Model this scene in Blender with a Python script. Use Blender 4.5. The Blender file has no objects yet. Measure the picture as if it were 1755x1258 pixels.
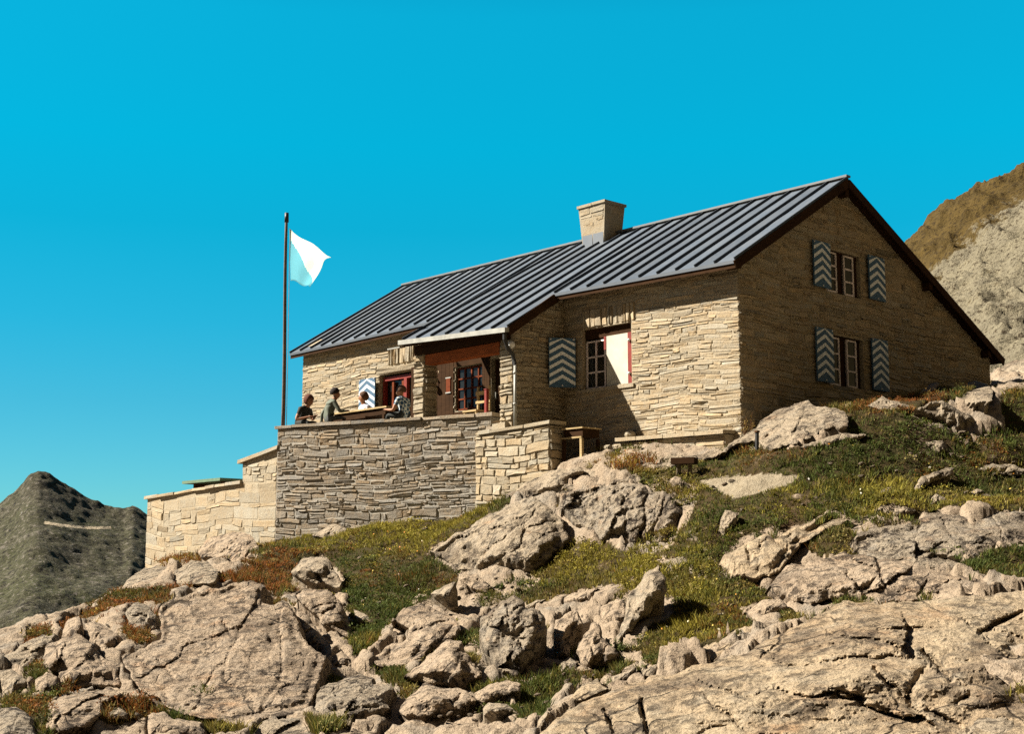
import bpy, bmesh, math, random
import numpy as np
from mathutils import Vector, Matrix
from mathutils.geometry import delaunay_2d_cdt
from mathutils.bvhtree import BVHTree

random.seed(7); RNG = np.random.default_rng(7)
SC = bpy.context.scene
COL = SC.collection

# ------------------------------------------------------------------ camera model (world: eye at origin, +Y forward)
F = 2350.; CX = 877.; CY = 629.; PITCH = math.radians(8.4); YAW = math.radians(-42.8)
_c, _s = math.cos(PITCH), math.sin(PITCH)
def rays(x, y):
    a = (np.asarray(x, float) - CX) / F; b = -(np.asarray(y, float) - CY) / F
    return np.stack([a, _c - _s * b, _s + _c * b], -1)
def at(x, y, d): return rays(x, y) * np.asarray(d)[..., None]
def to_px(P):
    d = P[..., 1] * _c + P[..., 2] * _s; z = -P[..., 1] * _s + P[..., 2] * _c
    return CX + F * P[..., 0] / d, CY - F * z / d, d
# house frame: u runs along the long front away to the left, v into the house, w up
UD = np.array([math.sin(YAW), math.cos(YAW), 0]); VD = np.array([math.cos(YAW), -math.sin(YAW), 0])
ORG = at(1268.5, 600., 28.); ORG[2] = 0
ROTZ = -math.atan2(math.cos(YAW), -math.sin(YAW))
def hw(u, v, w):
    u, v, w = np.broadcast_arrays(np.asarray(u, float), np.asarray(v, float), np.asarray(w, float))
    P = ORG + u[..., None] * UD + v[..., None] * VD
    P[..., 2] = w
    return P

# ------------------------------------------------------------------ noise
def _hash(i, j, k, seed):
    h = (i * 374761393 + j * 668265263 + k * 1440662683 + seed * 974711) & 0xffffffff
    h = ((h ^ (h >> 13)) * 1274126177) & 0xffffffff
    h = h ^ (h >> 16)
    return (h & 0xffff) / 32767.5 - 1.0
def vnoise(P, seed=0):
    P = np.asarray(P, float); I = np.floor(P).astype(np.int64); f = P - I; f = f * f * (3 - 2 * f)
    r = 0
    for dx in (0, 1):
        wx = f[..., 0] if dx else 1 - f[..., 0]
        for dy in (0, 1):
            wy = f[..., 1] if dy else 1 - f[..., 1]
            for dz in (0, 1):
                wz = f[..., 2] if dz else 1 - f[..., 2]
                r = r + wx * wy * wz * _hash(I[..., 0] + dx, I[..., 1] + dy, I[..., 2] + dz, seed)
    return r
def fbm(P, oct=4, seed=0, gain=.5, ridged=False):
    a, t, P = 1., 0., np.asarray(P, float)
    for o in range(oct):
        n = vnoise(P, seed + o * 17)
        if ridged: n = 1 - 2 * np.abs(n)
        t = t + a * n; a *= gain; P = P * 2.03 + 11.3
    return t
def sstep(a, b, x):
    t = np.clip((np.asarray(x, float) - a) / (b - a), 0, 1); return t * t * (3 - 2 * t)

# ------------------------------------------------------------------ object helpers
BASE = {}          # object name -> (location, rotz) of the frame its mesh is written in
def props(o, label=None, cat=None, group=None, kind=None):
    if label: o['label'] = label
    if cat: o['category'] = cat
    if group: o['group'] = group
    if kind: o['kind'] = kind
    return o
def thing(name, label, cat, loc, rotz=ROTZ, group=None):
    o = bpy.data.objects.new(name, None); COL.objects.link(o)
    o.empty_display_size = .2
    o.location = tuple(loc); o.rotation_euler = (0, 0, rotz)
    BASE[o.name] = (np.array(loc, float), rotz)
    return props(o, label, cat, group)
def to_local(P, base):
    loc, rz = base; D = np.asarray(P, float) - loc; c, s = math.cos(rz), math.sin(rz)
    return np.stack([c * D[:, 0] + s * D[:, 1], -s * D[:, 0] + c * D[:, 1], D[:, 2]], -1)
def link_mesh(name, V, faces, mat, parent=None, base=None, smooth=False, recalc=False, mats=None, midx=None, tint=None):
    """V world coords (N,3); faces list of index lists or ndarray (M,3|4)"""
    if parent is not None: b = BASE[parent.name]
    elif base is not None: b = (np.array(base, float), 0.)
    else: b = (np.zeros(3), 0.)
    L = to_local(V, b)
    me = bpy.data.meshes.new(name)
    if isinstance(faces, np.ndarray):
        n, k = faces.shape
        me.vertices.add(len(L)); me.vertices.foreach_set('co', L.astype(np.float32).ravel())
        me.loops.add(n * k); me.loops.foreach_set('vertex_index', faces.astype(np.int32).ravel())
        me.polygons.add(n); me.polygons.foreach_set('loop_start', np.arange(0, n * k, k, dtype=np.int32))
        me.update(calc_edges=True)
    else:
        me.from_pydata(L.tolist(), [], [list(f) for f in faces])
    for m in (mats or [mat]): me.materials.append(m)
    if midx is not None: me.polygons.foreach_set('material_index', np.asarray(midx, np.int32))
    if recalc:
        bm = bmesh.new(); bm.from_mesh(me); bmesh.ops.recalc_face_normals(bm, faces=bm.faces); bm.to_mesh(me); bm.free()
    if tint is not None:
        a = me.color_attributes.new('tint', 'FLOAT_COLOR', 'POINT')
        t = np.ones((len(L), 4), np.float32); t[:, :3] = tint
        a.data.foreach_set('color', t.ravel())
    if smooth: me.polygons.foreach_set('use_smooth', np.ones(len(me.polygons), bool))
    me.update()
    o = bpy.data.objects.new(name, me); COL.objects.link(o)
    if parent is not None: o.parent = parent
    elif base is not None: o.location = tuple(base)
    BASE[o.name] = b
    return o

class MB:
    """collects geometry in world space, tints per vertex, material index per face"""
    def __init__(s): s.V = []; s.Fc = []; s.T = []; s.M = []
    def raw(s, V, faces, tint=(1, 1, 1), mi=0):
        b = sum(len(x) for x in s.V); V = np.asarray(V, float).reshape(-1, 3)
        s.V.append(V); s.Fc += [[b + i for i in f] for f in faces]
        t = np.asarray(tint, float); s.T.append(np.broadcast_to(t, (len(V), 3)).copy()); s.M += [mi] * len(faces)
        return s
    def hexa(s, P, **k):
        return s.raw(P, [(0, 1, 2, 3), (7, 6, 5, 4), (0, 4, 5, 1), (1, 5, 6, 2), (2, 6, 7, 3), (3, 7, 4, 0)], **k)
    def box(s, u0, u1, v0, v1, w0, w1, **k):
        return s.hexa(hw([u0, u1, u1, u0] * 2, [v0, v0, v1, v1] * 2, [w0] * 4 + [w1] * 4), **k)
    def bar(s, A, B, wd, ht, up=(0, 0, 1), **k):
        A = np.asarray(A, float); B = np.asarray(B, float); d = B - A; d = d / np.linalg.norm(d)
        up = np.asarray(up, float)
        if abs(d @ up) > .95: up = np.array([1., 0, 0])
        x = np.cross(d, up); x /= np.linalg.norm(x); y = np.cross(x, d)
        x = x * wd / 2; y = y * ht / 2
        return s.hexa([A - x - y, A + x - y, A + x + y, A - x + y, B - x - y, B + x - y, B + x + y, B - x + y], **k)
    def tube(s, pts, r, n=10, **k):
        pts = np.asarray(pts, float); m = len(pts); rr = np.broadcast_to(np.asarray(r, float), (m,))
        V = []; pu = np.array([0.31, .17, .93])
        for i in range(m):
            d = pts[min(i + 1, m - 1)] - pts[max(i - 1, 0)]; d = d / np.linalg.norm(d)
            x = np.cross(d, pu); x /= np.linalg.norm(x); y = np.cross(d, x)
            for j in range(n):
                a = 2 * math.pi * j / n; V.append(pts[i] + rr[i] * (math.cos(a) * x + math.sin(a) * y))
        fc = [(i * n + j, i * n + (j + 1) % n, (i + 1) * n + (j + 1) % n, (i + 1) * n + j) for i in range(m - 1) for j in range(n)]
        fc += [tuple(range(n))[::-1], tuple((m - 1) * n + j for j in range(n))]
        return s.raw(V, fc, **k)
    def ball(s, c, r, n=10, m=7, sc=(1, 1, 1), **k):
        V = []; c = np.asarray(c, float)
        for i in range(m + 1):
            t = math.pi * i / m
            for j in range(n):
                p = 2 * math.pi * j / n
                V.append(c + r * np.array([sc[0] * math.sin(t) * math.cos(p), sc[1] * math.sin(t) * math.sin(p), sc[2] * math.cos(t)]))
        fc = [(i * n + j, i * n + (j + 1) % n, (i + 1) * n + (j + 1) % n, (i + 1) * n + j) for i in range(m) for j in range(n)]
        return s.raw(V, fc, **k)
    def build(s, name, mat, parent=None, base=None, smooth=False, mats=None, recalc=True):
        V = np.concatenate(s.V)
        return link_mesh(name, V, s.Fc, mat, parent, base, smooth, recalc, mats, s.M if mats else None, np.concatenate(s.T))

# ------------------------------------------------------------------ materials
class NT:
    def __init__(s, name):
        s.m = bpy.data.materials.new(name); s.m.use_nodes = True
        s.t = s.m.node_tree; s.n = s.t.nodes; s.bsdf = s.n['Principled BSDF']
    def new(s, typ, **k):
        n = s.n.new(typ)
        for a, b in k.items(): setattr(n, a, b)
        return n
    def lk(s, a, b): s.t.links.new(a, b)
    def coord(s, kind='Object'):
        return s.new('ShaderNodeTexCoord').outputs[kind]
    def mapping(s, v, scale=(1, 1, 1), rot=(0, 0, 0)):
        n = s.new('ShaderNodeMapping'); n.inputs['Scale'].default_value = scale; n.inputs['Rotation'].default_value = rot
        s.lk(v, n.inputs[0]); return n.outputs[0]
    def noise(s, v, scale, detail=4, rough=.55, dist=0.):
        n = s.new('ShaderNodeTexNoise'); n.inputs['Scale'].default_value = scale; n.inputs['Detail'].default_value = detail
        n.inputs['Roughness'].default_value = rough; n.inputs['Distortion'].default_value = dist
        s.lk(v, n.inputs['Vector']); return n.outputs['Fac']
    def voro(s, v, scale, feat='F1', out='Distance', rnd=1.):
        n = s.new('ShaderNodeTexVoronoi'); n.feature = feat; n.inputs['Scale'].default_value = scale
        n.inputs['Randomness'].default_value = rnd; s.lk(v, n.inputs['Vector']); return n.outputs[out]
    def ramp(s, f, stops, interp='LINEAR'):
        n = s.new('ShaderNodeValToRGB'); n.color_ramp.interpolation = interp
        e = n.color_ramp.elements
        while len(e) < len(stops): e.new(.5)
        for x, (p, c) in zip(e, stops):
            x.position = p; x.color = (*c, 1) if len(c) == 3 else c
        s.lk(f, n.inputs[0]); return n.outputs[0]
    def rng(s, f, a, b, c=0., d=1.):
        n = s.new('ShaderNodeMapRange'); s.lk(f, n.inputs[0])
        for i, x in enumerate((a, b, c, d)): n.inputs[1 + i].default_value = x
        return n.outputs[0]
    def mix(s, f, a, b, mode='MIX'):
        n = s.new('ShaderNodeMix'); n.data_type = 'RGBA'; n.blend_type = mode; n.clamp_factor = True
        for sock, x in ((n.inputs[0], f), (n.inputs[6], a), (n.inputs[7], b)):
            if isinstance(x, (int, float)): sock.default_value = x
            elif isinstance(x, tuple): sock.default_value = (*x, 1)
            else: s.lk(x, sock)
        return n.outputs[2]
    def math(s, op, a, b=0.):
        n = s.new('ShaderNodeMath', operation=op)
        for i, x in enumerate((a, b)):
            if isinstance(x, (int, float)): n.inputs[i].default_value = x
            else: s.lk(x, n.inputs[i])
        return n.outputs[0]
    def tint(s): return s.new('ShaderNodeAttribute', attribute_name='tint').outputs['Color']
    def bump(s, h, strength=.5, dist=.02):
        n = s.new('ShaderNodeBump'); n.inputs['Strength'].default_value = strength; n.inputs['Distance'].default_value = dist
        s.lk(h, n.inputs['Height']); s.lk(n.outputs[0], s.bsdf.inputs['Normal'])
    def done(s, col, rough=.9, spec=.2, metal=0.):
        b = s.bsdf
        if isinstance(col, tuple): b.inputs['Base Color'].default_value = (*col, 1)
        else: s.lk(col, b.inputs['Base Color'])
        if isinstance(rough, (int, float)): b.inputs['Roughness'].default_value = rough
        else: s.lk(rough, b.inputs['Roughness'])
        b.inputs['Specular IOR Level'].default_value = spec; b.inputs['Metallic'].default_value = metal
        return s.m

def mat_plain(name, col, rough=.7, var=.25, scale=9., spec=.25, metal=0., stretch=(1, 1, 1), bump=.15):
    t = NT(name); v = t.mapping(t.coord(), stretch)
    n = t.noise(v, scale, 5, .6)
    f = t.rng(n, .3, .7, 1 - var, 1 + var)
    c = t.mix(1., col, f, 'MULTIPLY')
    t.bump(n, bump, .01)
    return t.done(c, rough, spec, metal)
def mat_wood(name, col, rough=.75, var=.45):
    t = NT(name); v = t.mapping(t.coord(), (3, 3, 40))
    g = t.noise(v, 1.5, 5, .65, .4); n = t.noise(t.coord(), 2.5, 3)
    f = t.rng(g, .25, .75, 1 - var, 1 + var)
    c = t.mix(1., col, f, 'MULTIPLY'); c = t.mix(1., c, t.rng(n, .3, .7, .8, 1.15), 'MULTIPLY')
    t.bump(g, .3, .005)
    return t.done(c, .9, .06)
def mat_stone(name, base, warm, grey, dark=.35, mul=1.):
    """wall stones: per-stone tint, grain, blotches, dark lichen specks"""
    t = NT(name); v = t.coord()
    n1 = t.noise(v, 3.2, 5, .6); n2 = t.noise(v, 17., 5, .65); n3 = t.noise(v, 55., 3, .6)
    c = t.mix(t.rng(n1, .42, .66), base, warm); c = t.mix(t.rng(n2, .5, .75), c, grey)
    c = t.mix(1., c, t.tint(), 'MULTIPLY')
    sp = t.math('MULTIPLY', t.rng(n2, .56, .68), t.rng(n3, .42, .6))
    c = t.mix(t.math('MULTIPLY', sp, dark), c, (.05, .04, .03))
    c = t.mix(1., c, t.rng(n3, .3, .7, .82 * mul, 1.15 * mul), 'MULTIPLY')
    t.bump(t.math('ADD', t.math('MULTIPLY', n2, .7), t.math('MULTIPLY', n3, .4)), .7, .03)
    return t.done(c, .93, .15)
def mat_rock(name, a, b, c3, lich=1., scale=1.):
    t = NT(name); v = t.coord()
    big = t.noise(v, .9 * scale, 4, .6, .3); mid = t.noise(v, 4.5 * scale, 6, .65); fine = t.noise(v, 26 * scale, 5, .7)
    c = t.mix(t.rng(big, .35, .65), a, b); c = t.mix(t.rng(mid, .48, .72), c, c3)
    # iron stain
    st = t.noise(t.mapping(v, (1, 1, 2.5)), 1.7 * scale, 4, .6)
    c = t.mix(t.math('MULTIPLY', t.rng(st, .58, .74), .45), c, (.30, .15, .06))
    wth = t.noise(t.mapping(v, (1, 1, .6)), 1.25 * scale, 6, .7, .6)
    c = t.mix(t.math('MULTIPLY', t.rng(wth, .53, .62), .62), c, (.105, .08, .058))
    # black lichen clusters and pits
    lc = t.noise(v, 2.1 * scale, 3, .6); ls = t.noise(v, 6.5 * scale, 8, .82)
    l1 = t.math('MULTIPLY', t.rng(lc, .36, .52), t.rng(ls, .53, .58))
    pit = t.rng(t.noise(v, 21 * scale, 5, .75), .60, .65)
    l1 = t.math('MAXIMUM', t.math('MULTIPLY', l1, .85 * lich), t.math('MULTIPLY', pit, .7 * lich))
    c = t.mix(l1, c, (.030, .022, .017))
    # cracks
    wv = t.new('ShaderNodeVectorMath', operation='ADD'); nz = t.new('ShaderNodeTexNoise'); nz.inputs['Scale'].default_value = 2.2 * scale
    nz.inputs['Detail'].default_value = 5; t.lk(v, nz.inputs['Vector'])
    sc = t.new('ShaderNodeVectorMath', operation='SCALE'); sc.inputs['Scale'].default_value = .45
    t.lk(nz.outputs['Color'], sc.inputs[0]); t.lk(v, wv.inputs[0]); t.lk(sc.outputs[0], wv.inputs[1])
    cr = t.voro(t.mapping(wv.outputs[0], (1, 1, 1.8), (.5, .3, .2)), 1.5 * scale, 'DISTANCE_TO_EDGE')
    crk = t.rng(cr, 0., .035, 1., 0.)
    crk = t.math('MULTIPLY', crk, t.rng(t.noise(v, 1.3 * scale, 2), .45, .6))
    c = t.mix(t.math('MULTIPLY', crk, .9), c, (.03, .022, .016))
    c = t.mix(1., c, t.rng(fine, .3, .72, .6, 1.25), 'MULTIPLY')
    h = t.math('ADD', t.math('MULTIPLY', mid, .9), t.math('MULTIPLY', fine, .45))
    h = t.math('SUBTRACT', h, t.math('MULTIPLY', crk, .5)); h = t.math('SUBTRACT', h, t.math('MULTIPLY', l1, .3))
    t.bump(h, 1., .09)
    return t.done(c, .95, .12)

M = {}
M['stone'] = mat_stone('facade_stone', (.318, .275, .198), (.295, .235, .152), (.295, .268, .215), .65)
M['terrace'] = mat_stone('terrace_stone', (.245, .22, .18), (.25, .195, .13), (.26, .252, .23), .85)
M['mortar'] = mat_plain('mortar', (.30, .255, .18), .95, .3, 14, .1, bump=.6)
M['mortar_light'] = mat_plain('mortar_light', (.31, .29, .245), .95, .3, 14, .1, bump=.6)
M['rock'] = mat_rock('granite', (.31, .243, .172), (.33, .25, .170), (.27, .222, .168))
M['rock_pale'] = mat_rock('granite_pale', (.30, .245, .175), (.28, .225, .155), (.25, .215, .165), .9)
M['rock_slab'] = mat_rock('granite_slab', (.315, .25, .165), (.305, .225, .14), (.28, .235, .17), .8, .8)
M['rock_grey'] = mat_rock('granite_grey', (.25, .21, .155), (.27, .215, .15), (.215, .19, .155), 1.2)
M['wood_dark'] = mat_wood('wood_dark', (.036, .018, .008))
M['wood_red'] = mat_wood('wood_red', (.13, .034, .014))
M['wood_pale'] = mat_wood('wood_pale', (.36, .27, .14))
M['wood_brown'] = mat_wood('wood_brown', (.09, .045, .022))
M['wood_pole'] = mat_wood('wood_pole', (.13, .10, .078))
M['beam_lit_paint'] = mat_wood('beam_lit_paint', (.26, .075, .025))  # orange of the beam's lit underside put into its paint colour
M['red_paint'] = mat_plain('red_paint', (.17, .02, .012), .5)
M['white_paint'] = mat_plain('white_paint', (.68, .72, .72), .6, .08)
M['cream_paint'] = mat_plain('cream_paint', (.45, .43, .345), .6, .12, 3)
M['blue_paint'] = mat_plain('blue_paint', (.05, .105, .17), .6, .15)
M['frame_pink'] = mat_plain('frame_pink', (.66, .58, .55), .6)
M['pale_metal'] = mat_plain('pale_metal', (.27, .27, .24), .5, .25, 6, .4)
M['black_metal'] = mat_plain('black_metal', (.03, .03, .03), .5)
M['hinge'] = mat_plain('hinge', (.6, .6, .58), .4)
M['green_board'] = mat_plain('green_board', (.10, .16, .10), .7)
def m_glass():
    t = NT('window_glass'); return t.done((.012, .013, .012), .06, .5)
M['glass'] = m_glass()
def m_roof():
    t = NT('roof_metal'); v = t.coord()
    n = t.noise(t.mapping(v, (1, 1, 1)), 1.3, 5, .6); n2 = t.noise(v, 14, 4, .6)
    c = t.mix(t.rng(n, .35, .65), (.062, .082, .108), (.082, .099, .120)); c = t.mix(t.rng(n2, .55, .75), c, (.096, .103, .11))
    c = t.mix(1., c, t.tint(), 'MULTIPLY')
    t.bump(n, .2, .02)
    return t.done(c, t.rng(n2, .3, .7, .5, .65), .4, .15)
M['roof'] = m_roof()
def m_cloth(name, col, trans=.75):
    t = NT(name); c = t.done(col, .9, .1)
    tr = t.new('ShaderNodeBsdfTranslucent'); tr.inputs[0].default_value = (*col, 1)
    mx = t.new('ShaderNodeMixShader'); mx.inputs[0].default_value = trans
    out = t.n['Material Output']; t.lk(t.bsdf.outputs[0], mx.inputs[1]); t.lk(tr.outputs[0], mx.inputs[2]); t.lk(mx.outputs[0], out.inputs[0])
    return t.m
M['flag_white'] = m_cloth('flag_white', (.78, .82, .74)); M['flag_blue'] = m_cloth('flag_blue', (.34, .60, .66))
def m_grass():
    t = NT('grass_blades'); c = t.tint(); t.done(c, .8, .15)
    tr = t.new('ShaderNodeBsdfTranslucent'); t.lk(c, tr.inputs[0])
    mx = t.new('ShaderNodeMixShader'); mx.inputs[0].default_value = .3
    out = t.n['Material Output']; t.lk(t.bsdf.outputs[0], mx.inputs[1]); t.lk(tr.outputs[0], mx.inputs[2]); t.lk(mx.outputs[0], out.inputs[0])
    return t.m
M['grass'] = m_grass()
def m_flower():
    t = NT('petals'); return t.done(t.tint(), .7, .2)
M['petal'] = m_flower()
def m_ground():
    t = NT('hillside_ground'); v = t.coord(); tc = t.new('ShaderNodeSeparateColor'); t.lk(t.tint(), tc.inputs[0])
    n1 = t.noise(v, 1.1, 5, .65); n2 = t.noise(v, 7., 6, .7); n3 = t.noise(v, 30., 4, .65)
    soil = t.mix(t.rng(n1, .35, .65), (.045, .028, .013), (.036, .033, .011)); soil = t.mix(t.rng(n2, .5, .7), soil, (.075, .047, .022))
    rk = t.mix(t.rng(n2, .38, .62), (.235, .182, .128), (.295, .232, .163)); rk = t.mix(t.rng(n1, .5, .66), rk, (.215, .185, .145))
    k = t.math('ADD', tc.outputs[0], t.math('MULTIPLY', t.math('SUBTRACT', n2, .5), .9))
    f = t.rng(k, .45, .6)
    lc = t.noise(v, 2.1, 3, .6); ls = t.noise(v, 6.5, 8, .82); l1 = t.math('MULTIPLY', t.rng(lc, .36, .56), t.rng(ls, .53, .60)); rk = t.mix(t.math('MULTIPLY', l1, .88), rk, (.03, .022, .017))
    c = t.mix(f, soil, rk)
    c = t.mix(t.rng(tc.outputs[1], .3, .7), c, t.mix(t.rng(n2, .35, .65), (.20, .165, .11), (.26, .22, .155)))
    t.bump(t.math('ADD', t.math('MULTIPLY', n2, .8), t.math('MULTIPLY', n3, .4)), 1., .08)
    return t.done(c, .95, .1)
M['ground'] = m_ground()
def m_hill():
    t = NT('hill_ground'); v = t.coord(); tc = t.new('ShaderNodeSeparateColor'); t.lk(t.tint(), tc.inputs[0])
    n1 = t.noise(v, .12, 6, .65); n2 = t.noise(v, .9, 6, .72); n3 = t.noise(v, 4., 5, .7)
    gr = t.mix(t.rng(n2, .35, .65), (.050, .034, .010), (.082, .055, .016)); gr = t.mix(t.rng(n3, .5, .62), gr, (.03, .02, .008))
    rk = t.mix(t.rng(n2, .35, .65), (.185, .163, .108), (.13, .115, .08)); rk = t.mix(t.rng(n3, .53, .62), rk, (.04, .03, .018))
    k = t.math('ADD', tc.outputs[0], t.math('ADD', t.math('MULTIPLY', t.math('SUBTRACT', n1, .5), .9), t.math('MULTIPLY', t.math('SUBTRACT', n2, .5), 1.3)))
    c = t.mix(t.rng(k, .45, .56), gr, rk)
    t.bump(t.math('ADD', n2, t.math('MULTIPLY', n3, .5)), 1., .35)
    return t.done(c, .95, .1)
M['hill'] = m_hill()
def m_mount():
    t = NT('mountain_rock'); v = t.coord(); tc = t.new('ShaderNodeSeparateColor'); t.lk(t.tint(), tc.inputs[0])
    n1 = t.noise(v, .02, 6, .65); n2 = t.noise(v, .11, 6, .75); n3 = t.noise(v, .8, 5, .75)
    c = t.mix(t.rng(n1, .4, .62), (.046, .042, .026), (.042, .045, .019)); c = t.mix(t.rng(n2, .5, .66), c, (.078, .072, .052))
    c = t.mix(t.rng(n3, .55, .62), c, (.14, .125, .105)); c = t.mix(t.rng(n3, .46, .40), c, (.014, .012, .010))
    c = t.mix(t.rng(tc.outputs[0], .3, .6), c, (.36, .30, .21))
    t.bump(t.math('ADD', n2, t.math('MULTIPLY', n3, .8)), 1., .9)
    return t.done(c, .95, .1)
M['mountain'] = m_mount()
M['road'] = mat_plain('road_gravel', (.42, .36, .27), .95)
M['skin'] = mat_plain('skin', (.27, .13, .07), .6, .1)

# ------------------------------------------------------------------ terrain: thin-plate surface through measured ground points
CP = []
def row(y, *xd):
    for x, d in xd: CP.append(at(x, y, d))
row(1258, (0, 17), (300, 17), (600, 17), (900, 15.5), (1200, 14.2), (1500, 13.5), (1755, 13))
row(1150, (200, 20), (400, 20), (600, 20.5), (800, 19.5), (1000, 18.5), (1200, 17), (1500, 15.5), (1755, 15))
row(1165, (0, 20))
row(1060, (170, 24), (350, 24), (600, 24), (800, 23), (1000, 22), (1250, 20), (1500, 18), (1755, 17.5))
row(985, (290, 30), (450, 29.5), (600, 27.5), (800, 26), (1000, 24.6), (1250, 21.9), (1500, 20.2), (1755, 19.4))
row(925, (480, 33.8), (600, 31), (750, 29), (900, 26.8), (1100, 24.8), (1300, 22.8), (1500, 21.8), (1755, 21.2))
row(890, (610, 33.6), (760, 31.5))
row(850, (870, 29.6), (1000, 27.1), (1100, 26.0), (1300, 24.0), (1500, 23.4), (1755, 23.4))
row(806, (945, 28.8), (1050, 27.7), (1200, 26.3), (1400, 24.6), (1600, 24.5), (1755, 24.7))
row(766, (1220, 27.5), (1300, 26.0), (1400, 25.2), (1600, 25.2), (1755, 25.5))
row(740, (1290, 26.9), (1400, 25.4), (1600, 25.6), (1755, 26.0))
row(712, (1350, 26.5), (1400, 26.0)); row(706, (1500, 26.1)); row(690, (1600, 26.6)); row(672, (1690, 27.3)); row(662, (1755, 28))
CP += [hw(u, v, w) for u, v, w in ((-.6, .6, 2.8), (-.6, 3, 3.0), (-.6, 5.5, 3.3), (-.6, 8, 3.7), (-.6, 10, 4.2), (-3, 9, 4.2))]
row(975, (262, 38.7)); row(962, (330, 37.0))
# the crest at left and the drop beyond it
for x, y, d in ((-60, 1130, 21), (0, 1118, 22), (60, 1090, 23), (120, 1068, 24.5), (190, 1012, 29), (235, 985, 35)):
    CP.append(at(x, y, d)); CP.append(at(x - 8, y + 45, d + 7)); CP.append(at(x - 20, y + 140, d + 18))
CP += [hw(u, v, w) for u, v, w in ((22.5, -1, -1.2), (24, 6, -5), (3, 5, 2.6), (8, 5, 2.5), (13, 5, 2.0), (18, 5, .3), (16, 1, .9), (0.3, 12, 5.0), (6, 14, 4.5), (14, 14, 1))]
for a in (-24, -12, 0, 12, 24):
    for r, z in ((2, -1.66), (7, -1.82), (10.5, -1.95 + .004 * a)):
        CP.append(np.array([r * math.sin(math.radians(a)), r * math.cos(math.radians(a)), z]))
CP = np.array(CP)
def _tk(r2): return np.where(r2 > 1e-12, .5 * r2 * np.log(np.maximum(r2, 1e-12)), 0)
_n = len(CP); _A = np.zeros((_n + 3, _n + 3)); _d2 = ((CP[:, None, :2] - CP[None, :, :2]) ** 2).sum(-1)
_A[:_n, :_n] = _tk(_d2) + np.eye(_n) * .6; _A[:_n, _n] = 1; _A[:_n, _n + 1:] = CP[:, :2]; _A[_n:, :_n] = _A[:_n, _n:].T
_W = np.linalg.solve(_A, np.r_[CP[:, 2], 0, 0, 0])
def ground0(x, y):
    x = np.asarray(x, float); y = np.asarray(y, float); shp = x.shape; x = x.ravel(); y = y.ravel()
    az = np.arctan2(x, y); r = np.hypot(x, y); azc = np.clip(az, math.radians(-24.5), math.radians(24.5))
    rc = np.minimum(r, 46); X = rc * np.sin(azc); Y = rc * np.cos(azc); z = np.empty(len(X))
    for i in range(0, len(X), 20000):
        j = slice(i, i + 20000)
        d2 = (X[j, None] - CP[:, 0]) ** 2 + (Y[j, None] - CP[:, 1]) ** 2
        z[j] = _tk(d2) @ _W[:_n] + _W[_n] + X[j] * _W[_n + 1] + Y[j] * _W[_n + 2]
    back = sstep(math.radians(35), math.radians(80), np.abs(az))
    zb = -1.7 - .05 * r * sstep(3, 30, r)
    flank = sstep(math.radians(55), math.radians(85), az) + sstep(math.radians(-125), math.radians(-150), az)  # unseen slope added behind the camera to block sky and bounce warm light
    zb = zb + np.clip(flank, 0, 1) * (np.minimum(np.maximum(r - 90, 0), 700) * .95 + 12 * np.sin(az * 9) * sstep(100, 300, r)); z = z * (1 - back) + zb * back
    rise = sstep(math.radians(6), math.radians(18), az) * (1 - back)
    drop = np.maximum(r - 40, 0); zf = -.42 * drop * (1 - rise) + .10 * np.minimum(drop, 60) * rise - 1.5 * np.maximum(drop - 60, 0) * rise
    return np.maximum(z + zf * (1 - back), -190 + 0 * z).reshape(shp)
def hit(px, py, lo=9., hi=46., n=900):
    """camera-axis distance at which the view ray through a pixel meets the bare slope"""
    px = np.atleast_1d(np.asarray(px, float)); py = np.atleast_1d(np.asarray(py, float)); t = np.linspace(lo, hi, n)
    R = rays(px, py); P = R[:, None, :] * t[None, :, None]
    below = P[..., 2] < ground0(P[..., 0], P[..., 1])
    k = below.argmax(1); r = t[k]; r[~below.any(1)] = np.nan
    return r

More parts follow.
